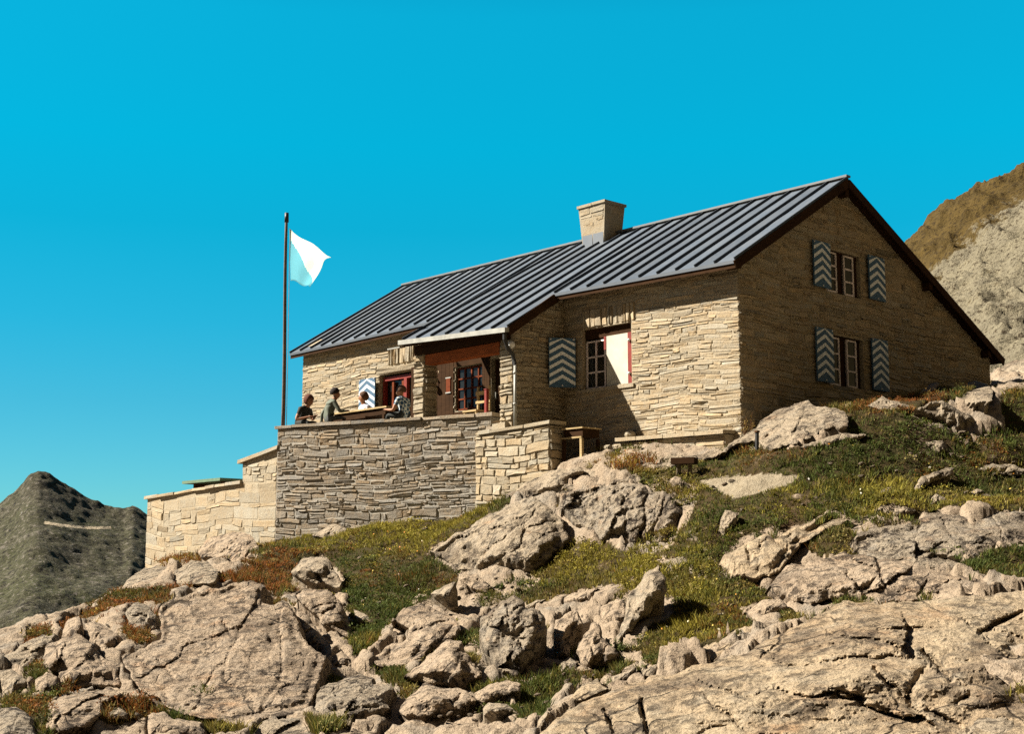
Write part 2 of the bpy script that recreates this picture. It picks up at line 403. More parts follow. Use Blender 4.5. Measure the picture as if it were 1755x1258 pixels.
PATH = np.array([(1192, 824), (1250, 817), (1330, 812), (1372, 815), (1345, 834), (1290, 850), (1262, 856), (1240, 846)], float)
def in_poly(px, py, poly):
    r = np.zeros(np.shape(px), bool); n = len(poly)
    for i in range(n):
        x0, y0 = poly[i]; x1, y1 = poly[(i + 1) % n]
        c = ((y0 > py) != (y1 > py)) & (px < (x1 - x0) * (py - y0) / (y1 - y0 + 1e-9) + x0)
        r ^= c
    return r
VEG = [  # pockets of turf between the bedrock, outlined on the ground
 ([(425,930),(500,905),(600,888),(760,862),(880,846),(905,850),(850,885),(770,925),(735,950),(770,975),(790,985),(760,1010),(735,1025),(700,1038),(672,1060),(655,1100),(630,1120),(600,1125),(603,1080),(590,1030),(590,985),(560,950),(520,955),(490,985),(505,1010),(480,1030),(455,1000),(390,998),(320,1015),(270,1035),(215,1030),(150,1062),(105,1085),(95,1078),(205,1012),(300,1008),(370,998),(440,965)], 1.),
 ([(945,955),(985,925),(1030,930),(1075,945),(1110,945),(1150,935),(1180,890),(1195,850),(1190,830),(1120,815),(1180,795),(1250,775),(1300,768),(1400,760),(1480,748),(1440,735),(1460,700),(1560,705),(1650,755),(1720,730),(1705,680),(1800,660),(1800,875),(1715,876),(1640,868),(1590,878),(1520,860),(1470,868),(1420,872),(1385,892),(1330,905),(1290,922),(1245,945),(1215,965),(1180,965),(1140,955),(1100,965),(1080,1000),(1030,1005),(960,1020),(905,1035),(880,1020),(930,1000),(900,985)], .72),
 ([(1140,1060),(1165,1000),(1215,985),(1300,1005),(1330,1022),(1270,1045),(1290,1065),(1240,1095),(1190,1120),(1120,1140),(1090,1120),(1110,1080)], .8),
 ([(880,1190),(930,1160),(1000,1150),(1045,1165),(1000,1172),(960,1205),(925,1240),(890,1245),(880,1225)], .9),
 ([(0,1205),(50,1190),(70,1200),(90,1175),(110,1182),(85,1205),(78,1232),(90,1262),(55,1262),(20,1225)], 1.), ([(45,1085),(90,1080),(90,1120),(75,1150),(60,1170),(35,1150),(60,1130)], .9),
 ([(165,1235),(185,1205),(215,1190),(260,1205),(330,1235),(420,1245),(430,1262),(340,1262),(290,1230),(240,1232),(200,1245)], .85), ([(520,1225),(560,1240),(600,1245),(560,1262),(540,1262)], .9), ([(640,1145),(690,1140),(700,1165),(740,1172),(690,1180),(650,1165)], .7), ([(215,1060),(240,1085),(270,1085),(235,1105),(205,1085)], .7),
 ([(1640,975),(1690,950),(1800,925),(1800,1005),(1730,1000),(1680,985)], 1.), ([(1370,940),(1400,920),(1455,900),(1465,925),(1450,945),(1400,952)], .85), ([(1395,706),(1480,690),(1600,668),(1700,650),(1705,660),(1620,690),(1570,700),(1480,705),(1440,712)], .9), ([(1045,800),(1090,790),(1150,790),(1130,810),(1095,812)], .8), ([(800,1180),(880,1165),(910,1172),(870,1190),(815,1188)], .6), ([(960,1140),(1000,1150),(1060,1140),(1090,1128),(1060,1160),(1000,1168),(940,1160)], .8)]
def veg(P):
    px, py, d = to_px(P); r = np.zeros(len(P)); ok = (P[:, 1] > 8) & (P[:, 1] < 60) & (px > -60) & (px < 1820) & (py > 600) & (py < 1300)
    w = 9 * fbm(P * 1.7, 3, 91); x = px[ok] + w[ok]; y = py[ok] + .6 * w[ok]; q = np.zeros(len(x))
    for poly, k in VEG: q = np.maximum(q, k * in_poly(x, y, np.array(poly, float)))
    nb_ = (P[:, 1] > 2) & (np.hypot(P[:, 0], P[:, 1]) < 60); r[:] = .75; r[nb_] = sstep(-.15, .15, fbm(P[nb_] * .5, 3, 97)) * .9; r[ok] = q
    return np.clip(r + .22 * fbm(P * 2.6, 3, 93) * (r > 0) , 0, 1)
def worley(x, y, seed, sc):
    """distance to the nearest and next cell centre, a random value and a random gradient per cell"""
    X = x / sc; Y = y / sc; I = np.floor(X).astype(np.int64); J = np.floor(Y).astype(np.int64); n = len(X)
    f1 = np.full(n, 9.); f2 = np.full(n, 9.); v = np.zeros(n); g = np.zeros((n, 2)); rel = np.zeros((n, 2))
    for di in (-1, 0, 1):
        for dj in (-1, 0, 1):
            i = I + di; j = J + dj; z = np.zeros_like(i); cx = i + .5 + .45 * _hash(i, j, z, seed); cy = j + .5 + .45 * _hash(i, j, z, seed + 1)
            d = np.hypot(X - cx, Y - cy); m = d < f1; f2 = np.where(m, f1, np.minimum(f2, d)); f1 = np.where(m, d, f1)
            v = np.where(m, _hash(i, j, z, seed + 2), v)
            for k in (0, 1): g[:, k] = np.where(m, _hash(i, j, z, seed + 3 + k), g[:, k])
            rel[:, 0] = np.where(m, X - cx, rel[:, 0]); rel[:, 1] = np.where(m, Y - cy, rel[:, 1])
    return f1, f2, v, (g * rel).sum(1)
def bedrock(P):
    wx = P[:, 0] + .35 * fbm(P * .9, 3, 41); wy = P[:, 1] * .62 + .35 * fbm(P * .9, 3, 43); h = 0
    for sc, am, sd, cr in ((1.9, .11, 3, .10), (.75, .038, 13, .04), (.3, .014, 23, .015)):
        c, s_ = math.cos(.5 + sd), math.sin(.5 + sd); f1, f2, v, gp = worley(wx * c + wy * s_, -wx * s_ + wy * c, sd, sc)
        h = h + am * (.8 * v + 1.6 * gp) - cr * np.exp(-((f2 - f1) / .07) ** 2)
    return h + .035 * fbm(P * 3.1, 5, 47, .62)
def dz_noise(P):
    return .16 * fbm(P * .45, 3, 5) + .055 * fbm(P * 1.9, 3, 9) + .03 * fbm(P * 6., 2, 14)
def build_terrain():
    fine = np.arange(math.radians(-25), math.radians(30), .0020)
    az = np.r_[np.linspace(-math.pi, math.radians(-25.5), 60), fine, np.linspace(math.radians(30.3), math.pi, 60)]
    r = np.r_[np.linspace(.6, 10, 14), np.geomspace(10.4, 41, 330), np.geomspace(42, 2600, 46)]
    A, R = np.meshgrid(az, r); X = R * np.sin(A); Y = R * np.cos(A); Z = ground0(X, Y)
    P = np.stack([X, Y, Z], -1).reshape(-1, 3)
    w = sstep(3, 11, R.ravel()) * (1 - sstep(60, 300, R.ravel()))
    P[:, 2] += dz_noise(P) * w
    vis = R.ravel() < 60; rk = np.zeros(len(P)); rk[vis] = 1 - veg(P[vis])
    px, py, d = to_px(P + 0.); pth = np.zeros(len(P)); pth[vis & (P[:, 1] > 5)] = in_poly(px, py, PATH)[vis & (P[:, 1] > 5)]
    rk = np.where(pth > 0, .25, rk); k = vis & (R.ravel() > 9); P[k, 2] += (sstep(.35, .7, rk[k]) * sstep(9, 12, R.ravel()[k])) * (bedrock(P[k]) + .03)
    hid = np.zeros(len(P), bool); fv = vis & (P[:, 1] > 9)
    for poly in RPOLY:
        lo, hi = poly.min(0), poly.max(0); m = fv & (px > lo[0]) & (px < hi[0]) & (py > lo[1]) & (py < hi[1]); hid[m] |= in_poly(px[m], py[m], poly)
    P[hid, 2] -= .16
    na, nr = len(az), len(r); I = np.arange(na * nr).reshape(nr, na)
    Fq = np.stack([I[:-1, :-1], I[1:, :-1], I[1:, 1:], I[:-1, 1:]], -1).reshape(-1, 4)
    t = np.zeros((len(P), 3)); t[:, 0] = rk; t[:, 1] = pth
    o = link_mesh('hillside', P, Fq, M['ground'], smooth=True, tint=t)
    return props(o, 'steep alpine hillside of turf soil and rubble below the stone hut', None, kind='structure')

# ------------------------------------------------------------------ rocks
ROCKS = []; RPOLY = []
def jitter(poly, step, amp, seed):
    out = []; n = len(poly); poly = np.asarray(poly, float)
    for i in range(n):
        a, b = poly[i], poly[(i + 1) % n]; L = np.linalg.norm(b - a); m = max(1, int(L / step))
        nrm = np.array([-(b - a)[1], (b - a)[0]]) / max(L, 1e-6)
        for k in range(m):
            p = a + (b - a) * k / m
            o = fbm(np.array([[p[0] * .045, p[1] * .045, seed * 3.7]]), 4, seed, .6)[0]
            out.append(p + nrm * o * amp)
    return np.array(out)
def poly_dist(px, py, poly):
    d = np.full(px.shape, 1e9); n = len(poly)
    for i in range(n):
        a = poly[i]; b = poly[(i + 1) % n]; e = b - a; L = max(e @ e, 1e-9)
        t = np.clip(((px - a[0]) * e[0] + (py - a[1]) * e[1]) / L, 0, 1)
        d = np.minimum(d, np.hypot(px - a[0] - t * e[0], py - a[1] - t * e[1]))
    return d
def rock(label, poly, mat='rock', lean=.55, T=.35, R=.4, cells=6, A=.12, crack=.07, step=2.8, amp=4., ang=.5, stretch=1.7, noise=.05, name='rock', d0=None, cuts=(), push=.12):
    k = len(ROCKS); seed = 100 + k; rg = np.random.default_rng(seed)
    poly = np.asarray(poly, float)
    size = math.sqrt(max(1., np.ptp(poly[:, 0]) * np.ptp(poly[:, 1])))
    bd = jitter(poly, step * 1.2, min(amp, size * .05), seed)
    n = len(bd); RPOLY.append(bd)
    gx, gy = np.meshgrid(np.arange(poly[:, 0].min() - 5, poly[:, 0].max() + 5, step), np.arange(poly[:, 1].min() - 5, poly[:, 1].max() + 5, step))
    gx = (gx + rg.uniform(-.3, .3, gx.shape) * step).ravel(); gy = (gy + rg.uniform(-.3, .3, gy.shape) * step).ravel()
    ok = in_poly(gx, gy, bd); gx, gy = gx[ok], gy[ok]
    ok = poly_dist(gx, gy, bd) > step * .55; gx, gy = gx[ok], gy[ok]
    pts = [Vector((float(x), float(y))) for x, y in bd] + [Vector((float(x), float(y))) for x, y in zip(gx, gy)]
    vo, eo, fo, ov, _, _ = delaunay_2d_cdt(pts, [], [list(range(n))], 1, 1e-4)
    P2 = np.array([(v.x, v.y) for v in vo]); x, y = P2[:, 0], P2[:, 1]
    # base plane: the slope's own depth, steepened by lean
    hx = np.clip(poly[:, 0], -40, 1790); hy = np.clip(poly[:, 1], 640, 1290)
    hd = hit(hx, hy); yb = poly[:, 1].max()
    if d0 is None:
        good = ~np.isnan(hd); dmin = np.nanmin(hd); hd = np.minimum(hd, dmin + 7)
        Aq = np.c_[np.ones(good.sum()), hx[good] - hx.mean(), yb - hy[good]]
        co = np.linalg.lstsq(np.r_[Aq, [[0, .02, 0]]], np.r_[hd[good], 0], rcond=None)[0]
        co[2] = max(co[2], 0); Db = co[0]
    else: Db = d0; co = (d0, 0, .02)
    d = Db + co[1] * (x - hx.mean()) * .8 + lean * co[2] * (yb - y) + push
    s = Db / F
    e = poly_dist(x, y, bd) * s
    R = R * .5; h = T * np.minimum(e / R, 1) ** .75
    fade = sstep(0, R * .6, e)
    # fractured blocks
    a = (x - x.mean()) * s; b = (y.max() - y) * s
    ca, sa = math.cos(ang), math.sin(ang)
    P3 = np.stack([a, b, np.full_like(a, seed * 1.3)], -1)
    wa = a + .16 * fbm(P3 * 1.6, 3, seed); wb = b + .16 * fbm(P3 * 1.6, 3, seed + 5)
    q = np.stack([(wa * ca + wb * sa) / stretch, (-wa * sa + wb * ca) * stretch ** .3], -1)
    cen = np.array([a.mean(), b.mean()]); K = max(5, cells); sk_ = np.stack([rg.uniform(a.min(), a.max(), K), rg.uniform(b.min(), b.max(), K)], -1); env = np.full(len(a), 9.)
    for kk in range(K):
        dv = sk_[kk] - cen; gk = -dv / max(np.linalg.norm(dv), .05) * rg.uniform(.05, .5) + rg.normal(0, .16, 2)
        env = np.minimum(env, rg.uniform(0, .06) + (np.stack([wa, wb], -1) - sk_[kk]) @ gk)
    h = h + np.clip(env - env.max(), -T * 1.1, 0) * .8 * fade
    if cells > 1:
        sd = np.stack([rg.uniform(q[:, 0].min(), q[:, 0].max(), cells), rg.uniform(q[:, 1].min(), q[:, 1].max(), cells)], -1)
        D = np.sqrt(((q[:, None] - sd[None]) ** 2).sum(-1)); o = np.sort(D, 1); idx = D.argmin(1)
        off = rg.uniform(-1, 1, cells); gr = rg.normal(0, 1, (cells, 2))
        dq = q - sd[idx]
        A = A * .62; h = h + fade * (A * off[idx] + A * 1.7 * (gr[idx] * dq).sum(1) / max(.4, s * size / math.sqrt(cells)))
        h = h - fade * crack * np.exp(-((o[:, 1] - o[:, 0]) / .032) ** 2) * (.35 + .65 * sstep(-.3, .4, fbm(P3 * .8, 2, seed + 3)))
    for (x0, y0, x1, y1, wpx, dep) in cuts:
        ex, ey = x1 - x0, y1 - y0; tt_ = np.clip(((x - x0) * ex + (y - y0) * ey) / (ex * ex + ey * ey), 0, 1)
        jit = 3 * vnoise(np.stack([x * .08, y * .08, x * 0], -1), seed)
        dd_ = np.hypot(x - x0 - tt_ * ex + jit, y - y0 - tt_ * ey)
        h = h - dep * np.exp(-(dd_ / wpx) ** 2) * (.4 + .6 * np.sin(np.pi * np.clip(tt_, .05, .95)))
    B = at(x, y, d)
    h = h + noise * (.35 + .65 * fade) * (.8 * fbm(B * 2.6, 5, seed, .66) + .6 * fbm(B * 1.1, 3, seed + 2, ridged=True))
    V = at(x, y, d - h)
    # closed back: the rim runs back and down into the slope
    first = {}
    for i, l in enumerate(ov):
        for j in l:
            if j < n and j not in first: first[j] = i
    ring = [first[j] for j in range(n) if j in first]
    dirh = rays(CX, 980.); dirh = np.array([0, 1., 0])
    th = max(.25, min(2.2, size * s * .6))
    r2 = V[ring] + dirh * th * .55 + np.array([0, 0, -.15 * th]); r3 = V[ring] * 1.0 + dirh * th + np.array([0, 0, -.9 * th])
    m0 = len(V); nr = len(ring); V = np.r_[V, r2, r3, r3.mean(0)[None]]
    fc = [tuple(f) for f in fo]
    for i in range(nr):
        j = (i + 1) % nr
        fc += [(ring[i], ring[j], m0 + j, m0 + i), (m0 + i, m0 + j, m0 + nr + j, m0 + nr + i), (m0 + nr + i, m0 + nr + j, m0 + 2 * nr)]
    base = V.mean(0); base[2] = V[:m0, 2].min()
    o = link_mesh(name, V, fc, M[mat], base=base, smooth=False)
    props(o, label, 'rock')
    ROCKS.append((o, V, fc)); return o
# ------------------------------------------------------------------ masonry
def plane_v(px, py, v):
    r = rays(px, py); n = VD; p0 = ORG + VD * v; P = r * ((p0 @ n) / (r @ n)); d = P - ORG
    return d @ UD, P[2]
def plane_u(px, py, u):
    r = rays(px, py); n = UD; p0 = ORG + UD * u; P = r * ((p0 @ n) / (r @ n)); d = P - ORG
    return d @ VD, P[2]
def tint_stone(rg):
    k = rg.uniform(.82, 1.12); w = rg.uniform(-.05, .09)
    if rg.random() < .08: k *= .75
    return (k * (1 + w), k, k * (1 - w * 1.4))
def stone_face(mb, f, t0, t1, spans, seed, rh=(.06, .17), ln=(.18, .75), relief=(.008, .05), gap=.011, wav=.03, swap=False):
    rg = np.random.default_rng(seed); t = t0
    while t < t1 - .02:
        h = rg.uniform(*rh)
        if t + h > t1 - .03: h = t1 - t
        for a, b in spans(t + .015, t + h - .015):
            s = a
            while s < b - .02:
                L = rg.uniform(*ln) * rg.uniform(.5, 1.)
                if b - s - L < ln[0] * .6: L = b - s
                parts = [(t, t + h)]
                if h > rh[1] * .72 and rg.random() < .4: m = t + h * rg.uniform(.35, .65); parts = [(t, m), (m, t + h)]
                for ta, tb in parts:
                    g = gap; j = lambda k=.35: rg.uniform(-1, 1) * k * min(h, .12)
                    wv = wav * math.sin(s * 1.3 + seed) + wav * .7 * math.sin(s * 3.1 + t)
                    wv2 = wav * math.sin((s + L) * 1.3 + seed) + wav * .7 * math.sin((s + L) * 3.1 + t)
                    e0 = 0 if s <= a + 1e-6 else j(.3); e1 = 0 if s + L >= b - 1e-6 else j(.3)
                    c = [(s + g + e0, ta + g + wv + j(.15)), (s + L * .5, ta + g + (wv + wv2) / 2 + j(.2)), (s + L - g + e1, ta + g + wv2 + j(.15)),
                         (s + L - g + e1 * .6, (ta + tb) / 2 + wv2), (s + L - g + e1 * .5 + j(.1), tb - g + wv2 + j(.15)), (s + L * .5, tb - g + (wv + wv2) / 2 + j(.2)),
                         (s + g + e0 * .5 + j(.1), tb - g + wv + j(.15)), (s + g + e0, (ta + tb) / 2 + wv)]
                    c = np.array(c); c[:, 1] = np.clip(c[:, 1], t0, t1 + .03); ctr = c.mean(0); pr = rg.uniform(*relief)
                    ins = min(.25, .02 / max(tb - ta, .04)); inn = c + (ctr - c) * np.array([min(.2, .02 / L * 2), ins * 1.2])
                    tl = rg.normal(0, .007)
                    ni = pr + rg.uniform(-.35, .35, 8) * pr + tl * np.sign(inn[:, 1] - ctr[1])
                    S = np.r_[c[:, 0], inn[:, 0], ctr[0]]; Tt = np.r_[c[:, 1], inn[:, 1], ctr[1]]; Nn = np.r_[np.full(8, -.005), np.maximum(ni, .003), pr * 1.05]
                    fc = [(i, (i + 1) % 8, 8 + (i + 1) % 8, 8 + i) for i in range(8)] + [(8 + i, 8 + (i + 1) % 8, 16) for i in range(8)]
                    mb.raw(f(Tt, S, Nn) if swap else f(S, Tt, Nn), fc, tint=tint_stone(rg))
                s += L
        t += h
def spans_of(lohi, holes=()):
    def sp(ta, tb):
        r = [lohi(ta, tb)]
        for a, b, c, d in holes:
            if c < tb - .01 and d > ta + .01:
                q = []
                for x0, x1 in r:
                    if b <= x0 or a >= x1: q.append((x0, x1)); continue
                    if a - x0 > .04: q.append((x0, a))
                    if x1 - b > .04: q.append((b, x1))
                r = q
        return [x for x in r if x[1] - x[0] > .04]
    return sp
def plate(mb, f, outer, holes, n0, n1, **k):
    """wall core with openings: outline in (s,t), from n0 (face) to n1 (back)"""
    pts = []; edges = []; loops = [outer] + [[(a, c), (b, c), (b, d), (a, d)] for a, b, c, d in holes]
    for L in loops:
        b = len(pts); pts += [Vector(p) for p in L]; edges += [(b + i, b + (i + 1) % len(L)) for i in range(len(L))]
    vo, _, fo, _, _, _ = delaunay_2d_cdt(pts, edges, [], 1, 1e-5)
    P = np.array([(v.x, v.y) for v in vo]); fo = [list(x) for x in fo]; keep = []
    for x in fo:
        c = P[x].mean(0)
        if not any(a < c[0] < b and e < c[1] < d for a, b, e, d in holes): keep.append(x)
    m = len(P); V = np.r_[f(P[:, 0], P[:, 1], np.full(m, n0)), f(P[:, 0], P[:, 1], np.full(m, n1))]
    fc = keep + [[m + i for i in x][::-1] for x in keep]
    cnt = {}
    for x in keep:
        for i in range(len(x)):
            e = (x[i], x[(i + 1) % len(x)]); cnt[tuple(sorted(e))] = cnt.get(tuple(sorted(e)), []) + [e]
    for kk, e in cnt.items():
        if len(e) == 1: a, b = e[0]; fc.append([b, a, m + a, m + b])
    mb.raw(V, fc, **k)

# ------------------------------------------------------------------ the hut
hut = thing('mountain_hut', 'stone mountain hut with dark seamed metal roof and blue and white chevron shutters', 'mountain hut', hw(0, 0, 2.4))
f_front = lambda s, t, n: hw(s, -np.asarray(n), t)
f_gable = lambda s, t, n: hw(-np.asarray(n), s, t)
HF = [(2.98, 4.49, 4.03, 5.42), (10.62, 12.1, 3.95, 5.17), (7.84, 8.95, 3.92, 5.03), (6.85, 7.6, 3.2, 5.1)]
VS = [(2.86, 4.42, 5.42, 5.86), (10.25, 11.7, 5.36, 5.82), (10.3, 12.25, 5.17, 5.36)]
HG = [(3.14, 4.5, 4.0, 5.14), (3.14, 4.5, 6.1, 7.08)]
def gable_hi(v): return 6.36 + (v - 0) * .585 if v < 3.8 else 8.6 - (v - 3.8) * .494
mb = MB()
plate(mb, f_front, [(0.02, 1.2), (15.73, 1.2), (15.73, 6.32), (0.02, 6.40)], HF, 0., -.5)
gp = [(.02, 1.2), (10.26, 1.2), (10.26, 5.40), (3.8, 8.6), (.02, 6.37)]
plate(mb, f_gable, gp, HG, 0., -.5)
plate(mb, lambda s, t, n: hw(15.74 + np.asarray(n), s, t), gp, [], 0, -.4)
plate(mb, lambda s, t, n: hw(s, 10.27 + np.asarray(n), t), [(0.5, 1.2), (15.3, 1.2), (15.3, 5.3), (.5, 5.3)], [], 0, -.4)
mb.box(.5, 15.3, .5, 9.8, 2.9, 3.05)
core = mb.build('wall', M['mortar'], hut)
mb = MB()
stone_face(mb, f_front, 1.6, 6.36, spans_of(lambda a, b: (0., 15.75), HF + VS), 11, rh=(.035, .13), ln=(.2, 1.0), gap=.003, relief=(.002, .017), wav=.05)
stone_face(mb, f_front, 2.86, 4.42, lambda a, b: [(5.43, 5.87)], 12, rh=(.11, .2), ln=(.9, 1.2), swap=True, wav=.008)
stone_face(mb, f_front, 10.25, 11.7, lambda a, b: [(5.37, 5.82)], 13, rh=(.11, .2), ln=(.9, 1.2), swap=True, wav=.008)
stone_face(mb, f_front, 5.17, 5.36, lambda a, b: [(10.3, 12.25)], 14, rh=(.19, .2), ln=(2.5, 4), relief=(.03, .05), wav=0)
def glo(a, b):
    m = b; lo = 0.0 if m < 6.36 else (m - 6.36) / .585
    hi = 10.28 if m < 5.4 else 10.28 - (m - 5.38) / .494
    return (lo, hi)
stone_face(mb, f_gable, 1.9, 8.5, spans_of(glo, HG), 15, rh=(.04, .17), ln=(.16, .85), relief=(.004, .03), gap=.005)
mb.build('masonry', M['stone'], hut)
# wing that carries the porch: two end walls under the lowered roof
mb = MB(); core = MB()
f_wing = lambda s, t, n: hw(5.08 - np.asarray(n), s, t)
plate(core, f_wing, [(-1.58, 1.4), (0., 1.4), (0., 6.3), (-1.58, 5.38)], [], -.01, -.44)
core.box(8.23, 8.60, -1.58, -1.22, 1.4, 5.12)
def wlo(a, b): return (-1.6 if b < 5.36 else -1.6 + (b - 5.36) / .6, 0.)
stone_face(mb, f_wing, 1.6, 6.2, spans_of(wlo), 21, rh=(.07, .15))
f_pier = lambda s, t, n: hw(s, -1.6 - np.asarray(n), t)
stone_face(mb, f_pier, 1.6, 5.12, lambda a, b: [(5.08, 5.53)], 22, rh=(.09, .2), ln=(.25, .6))
mb.build('porch_wall', M['stone'], hut)
mb = MB(); stone_face(mb, f_pier, 1.6, 5.12, lambda a, b: [(8.21, 8.62)], 23, rh=(.1, .26), ln=(.4, .6))
stone_face(mb, lambda s, t, n: hw(8.21 - np.asarray(n), s, t), 1.6, 5.12, lambda a, b: [(-1.6, -1.2)], 24, rh=(.1, .26), ln=(.4, .6))
mb.build('porch_pier', M['stone'], hut)
core.build('porch_wall_core', M['mortar'], hut)
mb = MB(); mb.box(5.2, 8.58, -1.64, -1.34, 5.12, 5.36); mb.build('porch_lintel', M['wood_dark'], hut)
mb = MB(); mb.box(5.55, 8.2, -1.6, -1.36, 4.86, 5.1); mb.build('porch_beam', M['beam_lit_paint'], hut)
mb = MB(); mb.box(5.1, 8.6, -1.55, .02, 3.0, 3.2); mb.build('porch_floor', M['terrace'], hut)
# plinth ledge along the foot of the front
mb = MB()
for a, b in ((.16, .9), (.92, 1.75), (1.77, 2.5), (2.52, 3.12)):
    z = 2.78 + .012 * a; mb.hexa(hw([a, b, b, a] * 2, [-.42, -.42, .0, .0] * 2, [z - .075, z - .07, z - .05, z - .05] + [z, z + .01, z + .03, z + .02]), tint=(1.05, 1.02, .98))
stone_face(mb, lambda s, t, n: hw(s, -.3 - np.asarray(n), t), 1.8, 2.7, lambda a, b: [(.2, 3.7)], 31, rh=(.1, .3), ln=(.4, 1.2), relief=(.004, .03))
mb.ball(hw(2.88, -.2, 2.88), .11, 9, 6, (1.2, 1, .9))
mb.box(.2, 3.7, -.3, 0, 1.6, 2.7)
mb.build('plinth', M['stone'], hut)

# roof: ruled sheets between ridge and eaves, standing seams
def ridge(u): t = (u + .25) / 16.35; return 3.76 + .17 * t, 8.75 + .03 * t
SEG = [(-.25, 4.95, (-.43, 6.21), (-.43, 6.29)), (4.95, 8.70, (-1.9, 5.32), (-1.9, 5.49)), (8.70, 16.1, (-.3, 6.28), (-.22, 6.2))]
roof = MB(); under = MB(); fas = MB()
rg = np.random.default_rng(4)
def lerp(a, b, t): return a + (b - a) * t
for k, (u0, u1, e0, e1) in enumerate(SEG):
    n = int(round((u1 - u0) / .53))
    us = np.linspace(u0, u1, n + 1)
    for i in range(n + 1):
        u = us[i]; t = (u - u0) / (u1 - u0); ev = (lerp(e0[0], e1[0], t), lerp(e0[1], e1[1], t)); rv = ridge(u)
        if i < n:
            ub = us[i + 1]; tb = (ub - u0) / (u1 - u0); eb = (lerp(e0[0], e1[0], tb), lerp(e0[1], e1[1], tb)); rb = ridge(ub)
            V = []; m = 8
            for q in range(m + 1):
                for (uu, ee, rr) in ((u, ev, rv), ((u + ub) / 2, tuple((np.array(ev) + eb) / 2), tuple((np.array(rv) + rb) / 2)), (ub, eb, rb)):
                    f = q / m; V.append(hw(uu, lerp(ee[0], rr[0], f), lerp(ee[1], rr[1], f) + (rg.normal(0, .004) if 0 < f < 1 else 0)))
            fc = [(q * 3 + j, q * 3 + j + 1, q * 3 + j + 4, q * 3 + j + 3) for q in range(m) for j in (0, 1)]
            roof.raw(V, fc, tint=np.ones(3) * rg.uniform(.82, 1.15))
            # closed eave lip
            roof.hexa(hw([u, ub, ub, u] * 2, [ev[0] - .01, eb[0] - .01, eb[0] + .01, ev[0] + .01] * 2, [ev[1] - .07, eb[1] - .07, eb[1] - .065, ev[1] - .065, ev[1] - .003, eb[1] - .003, eb[1] + .005, ev[1] + .005]), tint=(.7, .7, .7))
            under.hexa(hw([u, ub, ub, u] * 2, [ev[0] + .02, eb[0] + .02, rb[0], rv[0]] * 2, [ev[1] - .16, eb[1] - .16, rb[1] - .16, rv[1] - .16, ev[1] - .03, eb[1] - .03, rb[1] - .03, rv[1] - .03]))
        roof.bar(hw(u, ev[0] - .01, ev[1] + .03), hw(u, rv[0], rv[1] + .03), .026, .055, tint=np.ones(3) * .42)  # seam bars tinted dark to carry the shadow lines along them
us = np.linspace(-.25, 16.1, 9)
for a, b in zip(us[:-1], us[1:]):
    ra, rb = ridge(a), ridge(b)
    roof.raw(hw([a, b, b, a], [ra[0], rb[0], 10.54, 10.54], [ra[1], rb[1], 5.34, 5.34]), [(0, 1, 2, 3)], tint=(.9, .9, .9))
    under.hexa(hw([a, b, b, a] * 2, [ra[0], rb[0], 10.5, 10.5] * 2, [ra[1] - .16, rb[1] - .16, 5.2, 5.2, ra[1] - .03, rb[1] - .03, 5.33, 5.33]))
A, B = ridge(-.25), ridge(16.1)
roof.bar(hw(-.27, A[0], A[1] + .045), hw(16.12, B[0], B[1] + .045), .16, .05, tint=(1.35, 1.2, 1.0))  # warm highlight along the ridge put into its tint
rf = roof.build('roof', M['roof'], hut)
under.build('roof_boarding', M['wood_dark'], rf)
# verge boards on the visible gable and on the wing
for (a, b) in (((-.26, -.43, 6.10), (-.26, A[0], A[1] - .11)), ((-.26, A[0], A[1] - .11), (-.26, 10.54, 5.23)), ((4.93, -1.9, 5.22), (4.93, -.43, 6.18)), ((8.72, -1.9, 5.39), (8.72, -.43, 6.27))):
    fas = MB(); fas.bar(hw(*a), hw(*b), .03, .19); fas.build('verge_board', M['wood_dark'], rf)
for v, w in ((-.25, 6.2), (3.76, 8.45), (7.2, 6.78), (9.9, 5.42)):
    fas = MB(); fas.box(-.22, .1, v - .07, v + .07, w - .12, w + .06); fas.build('purlin', M['wood_dark'], rf)
# gutter and downpipe
mb = MB(); mb.hexa(hw([4.9, 8.72, 8.72, 4.9] * 2, [-2.03, -2.03, -1.9, -1.9] * 2, [5.19, 5.36, 5.38, 5.21, 5.30, 5.47, 5.47, 5.30])); mb.box(8.72, 9.2, -1.98, -1.93, 5.30, 5.33)
mb.build('gutter', M['pale_metal'], rf)
mb = MB(); mb.tube(hw([4.98, 4.98, 5.0, 5.0, 5.0, 4.97], [-1.96, -1.96, -1.85, -1.70, -1.66, -1.66], [5.18, 5.05, 4.86, 4.74, 4.62, 4.5]), .045); mb.build('downpipe_bend', M['black_metal'], rf)
mb = MB(); mb.tube(hw([4.96, 4.96], [-1.66, -1.66], [4.5, 3.0]), .035)
for w in (4.3, 3.6): mb.tube(hw([4.96, 4.96], [-1.66, -1.66], [w, w + .05]), .048)
mb.build('downpipe', M['pale_metal'], hut, smooth=True)
mb = MB(); mb.ball(hw(4.99, -1.75, 4.95), .085, 12, 8); mb.box(4.97, 5.08, -1.77, -1.73, 4.99, 5.03); mb.build('porch_lamp', M['hinge'], hut, smooth=True)
